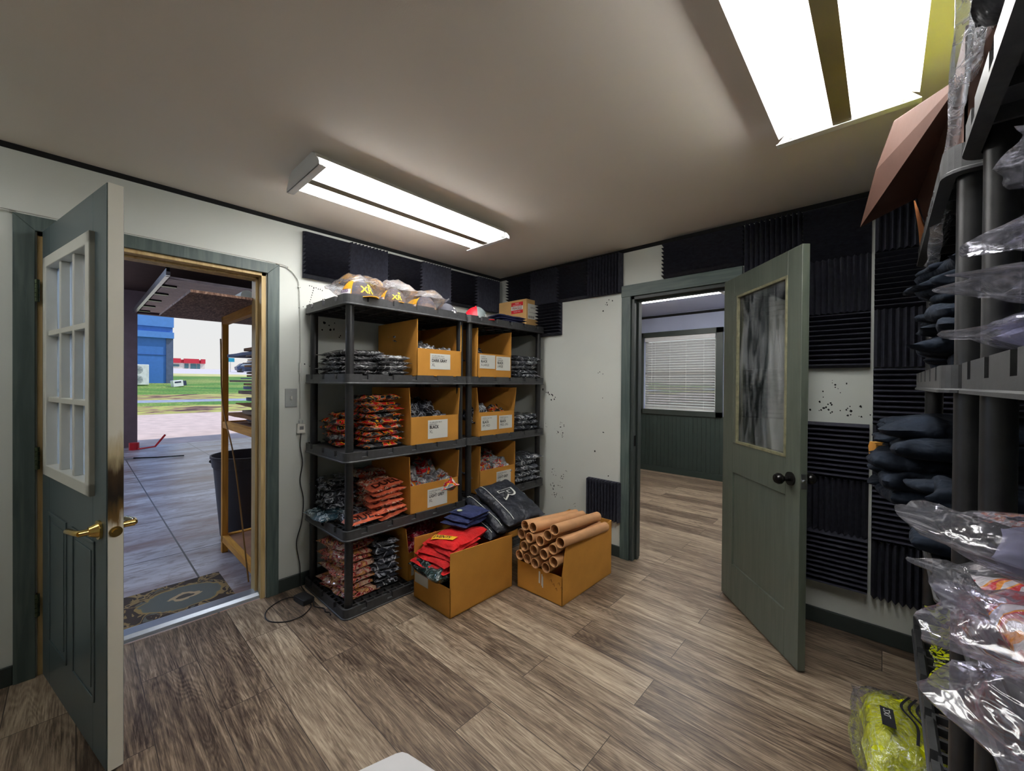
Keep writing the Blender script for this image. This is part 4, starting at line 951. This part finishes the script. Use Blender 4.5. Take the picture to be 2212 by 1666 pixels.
# small kraft box and printed shirt poking out
kb = thing('kraft_box', 'small flattened kraft box poking out among the dark hoodies', 'box', (2.872, -.95, 1.105), math.radians(100))
MB().prism([(-.06, 0), (.05, -.006), (.07, .03), (.04, .05), (-.06, .05)], 'y', -.05, .06).build('box_body', CARD, kb, bevel=.001)
MB().box((-.064, -.045, .0), (-.06, .0, .045)).build('open_flap', CARD, kb)
me, hf = packet('op', .12, .2, .05, B_FLM, 2, .1); place('folded_shirt', me, 'black shirt with orange print poking out beside the dark hoodies', 'garment', (2.895, -.955, .985), (0, .3, .2), None)
# neon shirts on the second shelf, floor level one outside
for i in range(5):
    me, hf = packet('ne', .26, .34, .05, B_NEON, i, .1); place('bagged_garment', me, 'neon yellow print shirt on the second shelf at right, %s' % ordinal(4-i), 'garment', (3.09+.005*i, -1.12-.02*i, z2+i*.042), (0, 0, random.uniform(-.2, .2)), 'bagged neon print shirts at right')
for i in range(3):
    me, hf = packet('ne', .26, .34, .05, B_NEON, i, .1); place('bagged_garment', me, 'neon yellow print shirt on the bottom shelf at right, %s' % ordinal(2-i), 'garment', (3.12, -1.12, z1+i*.045), (0, 0, random.uniform(-.2, .2)), 'bagged neon print shirts at right')
ny = thing('bagged_garment', 'bagged plain neon yellow shirt with black stripes lying on the floor at lower right', 'garment', (2.90, -.93, .0), .08)
mb, hf = soft_geo(.22, .40, .20, 4, .05, .08, pw=3); mb.build('folded_shirt', B_NEON2, ny, smooth=80)
mb, hf = soft_geo(.27, .46, .215, 9, .16, .08, pw=2.6); mb.build('plastic_bag', FILM, ny, smooth=80).location = (0, 0, .002)
for k in range(3):
    pts = [(.02+.02*k, -.16, 0), (.03+.018*k, -.06, 0), (.0+.02*k, .02, 0), (.03+.018*k, .10, 0)]
    mb_ = MB(); vs = []
    sm = smoothpts(pts, 5)
    for p in sm:
        for d_ in (-.004, .004): vs.append((p.x+d_, p.y, .222))
    mb_.add(vs, [(2*i, 2*i+1, 2*i+3, 2*i+2) for i in range(len(sm)-1)]).build('stripe', INK, ny)
lb = MB().box((-.06, -.12, .2225), (-.025, -.02, .2245)).build('hang_tag', INK, ny)
lettering([('2XL', 0, 0, .035, 1)], lambda a, b: (-.035-b*.7, -.06-a*.8+.03, .2252), LABEL, lb)
# clear bags on the near rack
PUR = plain('grey folded cloth', lin(110, 110, 132), .8, var=.35, vs=10, bs=200)
RDP = plain('red cloth', lin(196, 30, 34), .7, var=.3, vs=10)
PRN = bagmat('red orange white print', lin(200, 30, 30), lin(236, 140, 40), (.85, .8, .8), .5, [(0, lin(220, 216, 214)), (.42, lin(206, 30, 30)), (.5, lin(240, 150, 30)), (.54, lin(224, 220, 216)), (.62, lin(190, 20, 24))], .7, .3)
FILM2 = film('clear film near', tint=(.90, .90, .95), alpha=.10, bs=9)
def clearbag(x, y, z, L, W, T_, rot, label, seed, inner, grp='clear bags of shirts on the nearest rack', si=.72, tip=0):
    t_ = thing('bagged_garment', label, 'garment', (x, y, z), 0, grp); t_.rotation_euler = rot
    mb, hf = soft_geo(L*si, W*si, T_*.72, seed, .02, .1, pw=3); mb.build('folded_shirt', inner, t_, smooth=80).location = (L*.08, 0, T_*.1)
    mb, hf = soft_geo(L, W, T_, seed+3, .22, .10, pw=2.4, nx=22, ny=24, wf=16, rag=.02)
    if tip:
        mb.v = [(p[0]-tip*max(0, -p[0]/(L/2)-.45)*max(0, 1-abs(p[1])/(W/2)*1.1)*1.6, p[1], p[2]) for p in mb.v]
    mb.build('plastic_bag', FILM2, t_, smooth=80)
    return t_
zz4 = z4; zz3 = z3
clearbag(3.09, -1.90, zz4+.005, .30, .28, .075, (0, .05, .25), 'clear bag with grey shirt, lowest on the nearest rack\'s fourth shelf', 1, PUR, tip=.03)
clearbag(3.08, -1.93, zz4+.075, .30, .26, .07, (0, .10, -.2), 'clear bag with grey shirt, second from bottom on the nearest rack\'s fourth shelf', 2, PUR, tip=.03)
clearbag(3.10, -1.97, zz4+.145, .28, .26, .07, (0, .06, .1), 'clear bag with grey shirt, second from top on the nearest rack\'s fourth shelf', 3, PUR)
clearbag(3.10, -2.02, zz4+.215, .26, .24, .07, (0, .16, -.2), 'clear bag with grey shirt, topmost on the nearest rack\'s fourth shelf', 4, PUR, tip=.03)
clearbag(3.06, -1.86, zz3+.01, .30, .26, .10, (0, .10, .15), 'clear bag with red, orange and white printed shirt at the corner of the nearest rack', 5, PRN, tip=.02)
clearbag(3.05, -2.02, zz3+.02, .30, .24, .11, (0, .0, -.1), 'clear bag with red and white shirt right of the corner one, nearest rack', 6, PRN)
clearbag(3.05, -1.97, zz3+.125, .32, .24, .09, (0, .16, -.25), 'clear bag with pale shirt lying across the printed shirts on the nearest rack', 7, PUR, tip=.07)
clearbag(3.06, -2.16, zz3+.01, .26, .20, .10, (0, -.15, .1), 'clear bag at the frame edge on the third shelf of the nearest rack', 8, PUR, tip=.06)
clearbag(3.16, -2.12, z2+.02, .34, .30, .16, (0, .1, .1), 'large clear bag with pinkish shirt on the second shelf of the nearest rack', 9, plain('pinkish cloth', lin(176, 140, 140), .8, var=.2), tip=.04)
# cardboard box with hanging flap on top of the farther right rack
cbx = thing('cardboard_box', 'large open cardboard box with torn brown flaps hanging out near the ceiling at right', 'box', (3.20, -1.25, z5))
BR = card_mat('brown cardboard', lin(82, 56, 46)); BR2 = card_mat('orange brown cardboard', lin(140, 86, 48))
MB().box((-.24, -.38, 0), (-.235, .42, .26)).box((.235, -.38, 0), (.24, .42, .26)).box((-.24, -.38, 0), (.24, -.375, .26)).box((-.24, .415, 0), (.24, .42, .26)).box((-.24, -.38, 0), (.24, .42, .004)).build('box_body', BR, cbx)
def wpts(l): return [(p[0]-3.20, p[1]+1.25, p[2]-z5) for p in l]
MB().add(wpts([(2.960, -.84, 1.87), (2.925, -.84, 2.035), (2.770, -.86, 1.965), (2.815, -1.10, 2.07), (2.856, -1.22, 2.155), (2.965, -1.62, 2.02), (2.965, -1.62, 1.93)]), [(0, 1, 5, 6), (1, 2, 3, 4, 5)]).build('long_flap', BR, cbx, solid=.005)
MB().add(wpts([(2.958, -.83, 1.87), (2.917, -.80, 2.04), (2.930, -.80, 1.93), (2.937, -.79, 1.84)]), [(0, 1, 2, 3)]).build('short_flap', BR2, cbx, solid=.004)
for i in range(4):  # hidden neon pile added to bounce yellow-green onto the ceiling
    me, hf = packet('nt', .34, .36, .11, B_NEON2, i, .1); place('bagged_garment', me, 'unseen neon shirt added in the high box to tint the ceiling, %s' % ordinal(3-i), 'garment', (3.20, -1.38+.25*(i % 2), z5+.01+.08*i), (0, 0, .1*i), 'added neon shirts tinting the ceiling')
mb = MB()
for k in range(9):
    u = k/8; a = Vector((2.775, -.87, 1.972)).lerp(Vector((2.842, -1.17, 2.13)), u*.55); mb.add(wpts([a+Vector((0, 0, -.004)), a+Vector((.014+.012*(k % 3), .0, .004)), a+Vector((.018+.016*(k % 2), -.016, .010)), a+Vector((.002, -.016, .004))]), [(0, 1, 2, 3)])
mb.build('torn_paper', plain('grey torn paper', lin(150, 140, 136), .9, var=.2), cbx, solid=.002)
# white plastic bag draped between the racks' tops
WB = film('milky film', tint=(.8, .82, .84), alpha=.42, bs=18)
pb = thing('plastic_bag', 'milky plastic bag draped over the top corner of the nearest rack', 'bag', (3.02, -1.68, z5))
nx, nyy = 16, 26; vs = []
for j in range(nyy+1):
    s = j/nyy
    for i in range(nx+1):
        u = i/nx-.5; x = 2.938+.02*s+.05*u+.006*math.sin(u*40); y = -1.70+.90*(1-s)**1.0 if False else -.95-.95*s+.03*math.sin(9*u); z = 1.80+.42*s+.06*u
        vs.append((2.935+.10*(u+.5)+.008*math.sin(i*1.9+j*.4), -.98-.85*s+.015*math.sin(i*1.3), 1.80+.10*(u+.5)+.34*s*s+.07*math.sin(u*5)))
mb = MB().add([(p[0]-3.02, p[1]+1.68, p[2]-z5) for p in vs], [(j*(nx+1)+i, j*(nx+1)+i+1, (j+1)*(nx+1)+i+1, (j+1)*(nx+1)+i) for j in range(nyy) for i in range(nx)])
mb.build('draped_film', WB, pb, smooth=80, solid=.002)
# dark garments on top of the nearest rack
for i in range(3):
    cloth('tg', CB, .4, .5, .09, (3.17, -2.05, z5+.01+i*.08), (0, 0, .1*i), 'navy garment on top of the nearest rack, %s' % ordinal(2-i), 'navy garments on top of the nearest rack', seed=40+i)

# ---------------------------------------------------------------- garage beyond the outer door
t = NT('garage slab'); v = t.mp()
n1 = t.noise(t.mp((2.2, .7, 1)), 1.3, 7, .5, .62); n2 = t.noise(t.mp((3, 1, 1)), 7, 6, .6, .65)
c = t.ramp(n1, [(.34, lin(132, 100, 84)), (.44, lin(152, 138, 140)), (.55, lin(182, 178, 184)), (.66, lin(206, 204, 210))]); c = t.mix(t.ramp(n2, [(.38, .6), (.52, 0)]), c, lin(116, 92, 82))
br = t.n('ShaderNodeTexBrick'); t.l(t.mp((1, 1, 1), (.2, .1, 0)), br.inputs['Vector']); br.inputs['Scale'].default_value = 1; br.inputs['Brick Width'].default_value = 1.1; br.inputs['Row Height'].default_value = 1.1; br.inputs['Mortar Size'].default_value = .006; br.offset = 0
c = t.mix(br.outputs['Fac'], c, lin(40, 34, 34)); t.col(c); t.set(Roughness=.32); t.bump(n2, .2, .004); SLAB = t.m
struct('garage_floor', MB().box((-8.58, -6, -.09), (-.12, 3.5, -.03)), SLAB)
DKW = wood_mat('dark timber', lin(50, 34, 28), lin(78, 54, 42), 'y')
struct('wall_garage_front', MB().box((-8.7, -2.35, -.1), (-8.52, -2.02, 3.3)).box((-8.7, -6, -.1), (-8.52, -5.6, 3.3)).box((-8.7, -5.6, 2.74), (-8.52, -2.35, 3.3)).box((-8.7, 2.4, -.1), (-8.52, 3.5, 3.3)).box((-8.7, -2.02, 2.74), (-8.52, 2.4, 3.3)), plain('garage timber', lin(96, 76, 78), .8))  # the unseen second bay opening is added to let more daylight in
struct('wall_garage_side', MB().box((-8.6, -6.1, -.1), (-.12, -6, 3.3)).box((-8.6, 3.5, -.1), (-.12, 3.6, 3.3)).box((-.14, -4.6, 2.4), (-.12, 3.5, 3.3)).box((-.14, -6, -.1), (-.12, -4.6, 3.3)).box((-.13, .12, -.1), (-.12, 3.5, 2.5)), plain('garage wall', lin(120, 96, 78), .8))
struct('garage_ceiling', MB().box((-8.7, -6.1, 3.2), (-.12, 3.6, 3.3)), plain('garage ceiling', lin(80, 60, 54), .85))
struct('trim_5', MB().box((-4.35, -6, 2.98), (-4.15, 3.5, 3.2)), DKW)
od = thing('overhead_door', 'raised slatted overhead garage door hanging flat under the garage ceiling', 'garage door', (-6.5, .1, 2.80))
t = NT('ribbed door panel'); sx = t.n('ShaderNodeSeparateXYZ'); t.l(t.tc.outputs['Object'], sx.inputs[0])
OD = plain('pale ribbed steel', lin(168, 148, 140), .6)
mb = MB()
for i in range(34): mb.box((-1.95+i*.115, -2.1, -.02), (-1.95+i*.115+.095, 2.2, .02))
mb.box((-1.95, -2.1, 0), (1.95, 2.2, .015)); mb.build('door_panel', OD, od)
for s in (-2.16, 2.25): MB().box((-2.05, s-.02, -.06), (2.4, s+.02, -.01)).box((-2.05, s-.025, -.06), (2.4, s-.02, .03)).build('track', STEEL, od)
for k in range(5): MB().box((-1.8+.8*k, -2.15, -.045), (-1.72+.8*k, -1.95, -.02)).build('hinge_bracket', BLKMET, od)
MB().box((2.30, -2.18, -.06), (2.34, -2.14, .4)).build('hanger', BLKMET, od)
for gx, gy in ((-2.6, 1.6), (-6.2, 1.9), (-2.6, -4.2), (-6.2, -4.4)):  # out-of-view fixtures added to brighten the garage floor
    g = thing('garage_fill_light', 'unseen cool fluorescent light added to brighten the garage', 'ceiling light', (gx, gy, 3.2), 0, 'added garage fill lights')
    MB().prism([(-.14, 0), (.14, 0), (.10, -.05), (-.10, -.05)], 'y', -.62, .62).build('housing', WHITEM, g)
    for x in (-.05, .05): MB().cyl((x, -.58, -.07), (x, .58, -.07), .019, n=12).build('fluorescent_tube', emis('cool fill tube', (.60, .74, 1), TUBE*5), g)
rug = thing('rug', 'dark floral rug lying on the garage floor just outside the door', 'rug', (-.43, -2.95, -.03))
t = NT('floral rug'); v = t.mp()
vd = t.n('ShaderNodeVectorMath', operation='DISTANCE'); t.l(t.mp((1, .8, 1)), vd.inputs[0]); vd.inputs[1].default_value = (.0, .42, 0)
ns = t.noise(v, 9, 2, 1.2)
base = t.ramp(ns, [(0, lin(54, 42, 34)), (.50, lin(54, 42, 34)), (.51, lin(134, 112, 72)), (.58, lin(150, 128, 96)), (.59, lin(54, 42, 34)), (.66, lin(92, 92, 84))], True)
dd = t.math('ADD', vd.outputs['Value'], t.math('MULTIPLY', t.math('SUBTRACT', ns, .5), .08))
flr = t.ramp(dd, [(0, lin(70, 64, 58)), (.03, lin(170, 148, 116)), (.055, lin(88, 92, 88)), (.15, lin(92, 98, 92)), (.16, lin(140, 116, 70)), (.172, (0, 0, 0))], True)
fm = t.ramp(dd, [(0, 1), (.172, 0)], True)
t.col(t.mix(fm, base, flr)); t.set(Roughness=.95); t.bump(t.noise(v, 300, 2), .5, .004)
MB().box((-.25, -.75, 0), (.25, .76, .008)).build('rug_pile', t.m, rug)
wr = thing('lumber_rack', 'ochre lumber storage rack with an OSB top standing in the garage beside the door', 'rack', (-.63, -1.78, -.03))
for x in (-.45, .45):
    for y in (-.29, .29):
        MB().box((x-.02, y-.02, 0), (x+.02, y+.02, 1.90)).build('post', YWOOD, wr)
for z in (.09, 1.01):
    mb = MB().box((-.45, -.31, z), (.45, -.27, z+.05)).box((-.45, .27, z), (.45, .31, z+.05)).box((-.47, -.29, z), (-.43, .29, z+.05)).box((.43, -.29, z), (.47, .29, z+.05)); mb.build('rail', YWOODX, wr)
    MB().box((-.43, -.27, z+.03), (.43, .27, z+.042)).build('shelf_board', plain('stained plywood', lin(150, 104, 74), .8, var=.3), wr)
mb = MB().box((-.45, -.31, 1.84), (.45, -.27, 1.90)).box((.43, -.29, 1.84), (.47, .29, 1.9)); mb.build('rail', YWOODX, wr)
t = NT('osb'); v = t.mp((1, 2.5, 1)); n1 = t.noise(v, 14, 5, 2.5)
t.col(t.ramp(n1, [(.3, lin(70, 50, 44)), (.5, lin(122, 92, 78)), (.66, lin(170, 138, 120))])); t.set(Roughness=.85); t.bump(n1, .4, .006)
MB().box((-.76, -.66, 1.90), (.52, .32, 1.915)).build('osb_top', t.m, wr)
MB().tube(smoothpts([(-.40, -.33, 1.72), (-.30, -.335, 1.2), (.05, -.335, .8), (.38, -.33, .05)]), .005, 8).build('hanging_rod', plain('tan rod', lin(150, 112, 60), .6), wr)
rl = thing('paper_roll', 'white paper roll lying on top of the lumber rack', 'roll', (-.62, -2.12, 1.886))
MB().cyl((-.36, 0, .036), (.36, 0, .036), .036, n=20).build('roll', LABEL, rl, smooth=40)
CS = [card_mat('grey cardboard', lin(130, 110, 96)), card_mat('blue grey cardboard', lin(110, 120, 150)), CARDI]
zc = 1.055
for i in range(24):
    th = random.choice((.006, .008, .014, .022)); ln = random.uniform(.32, .5) if i not in (2, 5, 12, 22) else .80; wd_ = random.uniform(.46, .56)
    o = thing('cardboard_sheet', 'cardboard sheet on the lumber rack, %s from the bottom' % ['1st', '2nd', '3rd'][i] if i < 3 else 'cardboard sheet on the lumber rack, %dth from the bottom' % (i+1), 'cardboard', (-.20-ln/2, -1.79, zc), random.uniform(-.06, .06), 'cardboard sheets on the lumber rack')
    ys = [-wd_/2+random.uniform(-.015, .015) for _ in range(5)]
    poly = [(-ln/2+ln*k/4, ys[k]) for k in range(5)]+[(ln/2, wd_/2), (-ln/2, wd_/2)]
    MB().prism(poly, 'z', 0, th).build('sheet', CS[i % 3], o); zc += th+random.uniform(.002, .018)
tc_ = thing('trash_can', 'black plastic trash can standing on the garage floor behind the lumber rack', 'trash can', (-1.44, -1.80, -.03))
mb = MB().lathe([(0, .0), (.21, .0), (.225, .02), (.275, .62), (.285, .63), (.292, .70), (.30, .705), (.30, .725), (.288, .725), (.28, .70), (.22, .03), (0, .03)], 36); mb.build('can_body', plain('dark grey plastic', (.028, .026, .034), .45), tc_, smooth=35)
for a in (math.radians(215), math.radians(35)):
    Mx = Matrix.Rotation(a, 4, 'Z'); MB().prism([(.27, .60), (.36, .64), (.35, .66), (.33, .655), (.29, .68)], 'y', -.07, .07, Mx).build('handle', PLAS, tc_)
ft = thing('lopping_shears', 'long dark garden tool lying on the garage floor near the opening', 'tool', (-6.6, -1.9, -.03))
MB().tube([(-.2, -.3, .02), (0, 0, .02), (.1, .35, .02)], .012, 8).build('handle', BLKMET, ft); MB().box((-.3, -.45, .0), (-.2, -.28, .02)).build('blade', STEEL, ft)
rt = thing('garden_tool', 'red handled tool leaning by the left side of the garage opening', 'tool', (-8.0, -1.95, -.03))
MB().tube([(0, -.1, .02), (.05, .15, .05), (.1, .30, .28)], .018, 8).build('handle', plain('red metal', lin(180, 20, 30), .4), rt)
MB().cyl((-.1, -.15, 0), (-.1, -.15, .14), .08, n=14).build('base', plain('red metal', lin(180, 20, 30), .4), rt)
# ---------------------------------------------------------------- outdoors
prof = [(-8.58, -.05), (-12, -.03), (-15, .03), (-17.0, .13), (-18.5, .30), (-20, .45), (-24, .82), (-28, 1.18), (-40, 1.62), (-60, 2.3), (-100, 3.7), (-160, 5.0)]
def ground(name, x0, x1, mat, y0=-60, y1=90, dz=0):
    ks = sorted({x0, x1, *[p[0] for p in prof if x1 < p[0] < x0]}, reverse=True)
    def zf(x):
        for a, b in zip(prof, prof[1:]):
            if b[0] <= x <= a[0]: return a[1]+(b[1]-a[1])*(x-a[0])/(b[0]-a[0])
        return prof[-1][1]
    vs = []; m = 12
    for x in ks:
        for j in range(m+1): vs.append((x, y0+(y1-y0)*j/m, zf(x)+dz))
    mb = MB().add(vs, [(i*(m+1)+j, (i+1)*(m+1)+j, (i+1)*(m+1)+j+1, i*(m+1)+j+1) for i in range(len(ks)-1) for j in range(m)])
    return struct(name, mb, mat)
GRV = plain('pale pink gravel', lin(206, 184, 176), .9, var=.12, vs=3, bs=8, bstr=.3, bdist=.03)
t = NT('lawn'); n1 = t.noise(t.mp((.5, .25, 1)), .7, 5, 1); n2 = t.noise(t.mp(), 12, 4)
c = t.ramp(n1, [(.35, lin(60, 128, 52)), (.5, lin(104, 150, 62)), (.66, lin(168, 178, 96))]); c = t.mix(t.ramp(n2, [(.42, .6), (.56, 0)]), c, lin(70, 96, 44)); t.col(c); t.set(Roughness=.95); t.bump(n2, .6, .08); LAWN = t.m
t = NT('rough verge'); n1 = t.noise(t.mp((1.2, .4, 1)), 2.2, 5, 1)
t.col(t.ramp(n1, [(.36, lin(92, 66, 60)), (.46, lin(150, 120, 96)), (.54, lin(170, 172, 90)), (.7, lin(196, 190, 120))])); t.set(Roughness=.95); t.bump(n1, .6, .1); VERGE = t.m
ground('gravel_yard', -8.58, -16.6, GRV)
ground('ground_verge', -16.6, -18.6, VERGE)
ground('ground_lawn', -18.6, -19.6, LAWN)
ground('road_path', -19.6, -20.4, plain('grey blue path', lin(150, 158, 176), .9))
ground('ground_verge', -20.4, -22.4, VERGE)
ground('ground_lawn', -22.4, -44, LAWN)
ground('ground_verge', -44, -54, plain('dry grass', lin(196, 192, 130), .95, var=.2, vs=1))
ground('road_path', -54, -130, plain('pale road', lin(206, 198, 200), .9, var=.08))
BLU = plain('blue siding', lin(62, 118, 196), .6, var=.06, bstr=0)
BLU2 = plain('lighter blue siding', lin(84, 140, 216), .6, var=.05, bstr=0)
bb = thing('building', 'blue metal-sided building beyond the lawn', 'building', (-32, -6, 1.1))
MB().box((-4, -6, -.4), (4, 7.0, 7.5)).build('wall', BLU, bb)
mb = MB().box((4, -6, 2.70), (4.18, 7.04, 3.05)).box((4, -6, 3.35), (4.1, 7.04, 4.4)); mb.build('upper_siding', BLU2, bb)
MB().box((4, 6.70, -.4), (4.06, 7.02, 2.70)).build('corner_post', plain('slate post', lin(84, 98, 130), .6), bb)
MB().box((4.0, -6, 1.70), (4.03, 6.7, 1.73)).build('seam', plain('dark blue seam', lin(40, 84, 150), .6), bb)
ac = thing('heat_pump', 'white outdoor unit with two round fans beside the blue building', 'air conditioner', (-26.5, -.62, 1.05))
MB().box((-.35, -.5, .05), (0, .44, 1.15)).build('cabinet', plain('white casing', lin(222, 226, 228), .4), ac, bevel=.02)
for z in (.34, .86):
    mb = MB()
    for k in range(4): mb.pipe((.01, -.02, z), (.02, -.02, z), .05+.055*k, .04+.055*k, 24)
    for k in range(8): mb.box((.008, -.02-.005, z), (.018, -.02+.005, z+.21), Matrix.Translation((0, -.02, z)) @ Matrix.Rotation(k*PI/4, 4, 'X') @ Matrix.Translation((0, .02, -z)))
    mb.build('fan_grille', plain('grille grey', lin(130, 140, 150), .5), ac)
dm = thing('appliance', 'discarded white appliance tipped over on the lawn by the blue building', 'appliance', (-25.8, 1.02, 1.02), .3); dm.rotation_euler = (0.12, 0, .3)
MB().box((-.3, -.27, 0), (0, .2, .34)).build('casing', plain('white casing', lin(222, 226, 228), .4), dm, bevel=.01)
MB().box((.001, -.2, .2), (.006, .1, .28)).box((-.3, .2, .02), (-.02, .36, .28)).build('vent', plain('navy vent', lin(40, 50, 80), .6), dm)
rb = thing('building', 'distant low building with red fascia and shop windows', 'building', (-100, 12.5, 3.6))
MB().box((-8, -6, -.5), (0, 2.7, 1.2)).build('wall', plain('cream wall', lin(220, 214, 204), .8), rb)
for a, c_ in ((-6, -1.05), (-.75, .25), (.5, 2.75)): pass
MB().box((0, -6, 1.2), (.3, -1.2, 2.1)).box((0, -.75, 1.2), (.3, 1.7, 2.1)).box((0, 2.0, 1.2), (.3, 2.75, 2.1)).box((-8, -6, 1.2), (0, 2.7, 1.9)).build('red_fascia', plain('red fascia', lin(196, 40, 60), .6), rb)
mb = MB().box((0, -.6, .2), (.1, .05, 1.1)).box((0, .35, .1), (.1, 1.3, 1.1)).box((0, 1.4, 0), (.1, 1.9, 1.1)).box((0, -3.5, .5), (.1, -1.4, .9)); mb.build('shop_window', plain('teal glass', lin(70, 110, 120), .2), rb)
sg = thing('sign', 'small turquoise roadside sign in the distance', 'sign', (-70, 13.0, 2.6)); MB().box((0, -.45, 1.6), (.1, .55, 2.2)).build('sign_panel', plain('turquoise', lin(20, 150, 180), .5), sg); MB().box((.02, 0, 0), (.08, .08, 1.6)).build('sign_post', STEEL, sg)
cr_ = thing('car', 'dark blue car parked on the distant road', 'car', (-70, 15.3, 2.62)); CBL = plain('dark blue paint', lin(40, 60, 96), .3)
MB().prism([(-1.5, .35), (1.8, .35), (1.85, .8), (1.2, .95), (.8, 1.35), (-.9, 1.4), (-1.4, .95), (-1.6, .85)], 'x', -.8, .8).build('car_body', CBL, cr_, bevel=.05)
MB().prism([(1.1, .95), (.75, 1.3), (-.8, 1.33), (-1.2, .97)], 'x', -.81, .81).build('windows', plain('car glass', (.25, .3, .35), .1), cr_)
for y in (-.95, 1.15): MB().cyl((-.85, y, .32), (.85, y, .32), .32, n=20).build('wheel', PLAS, cr_)
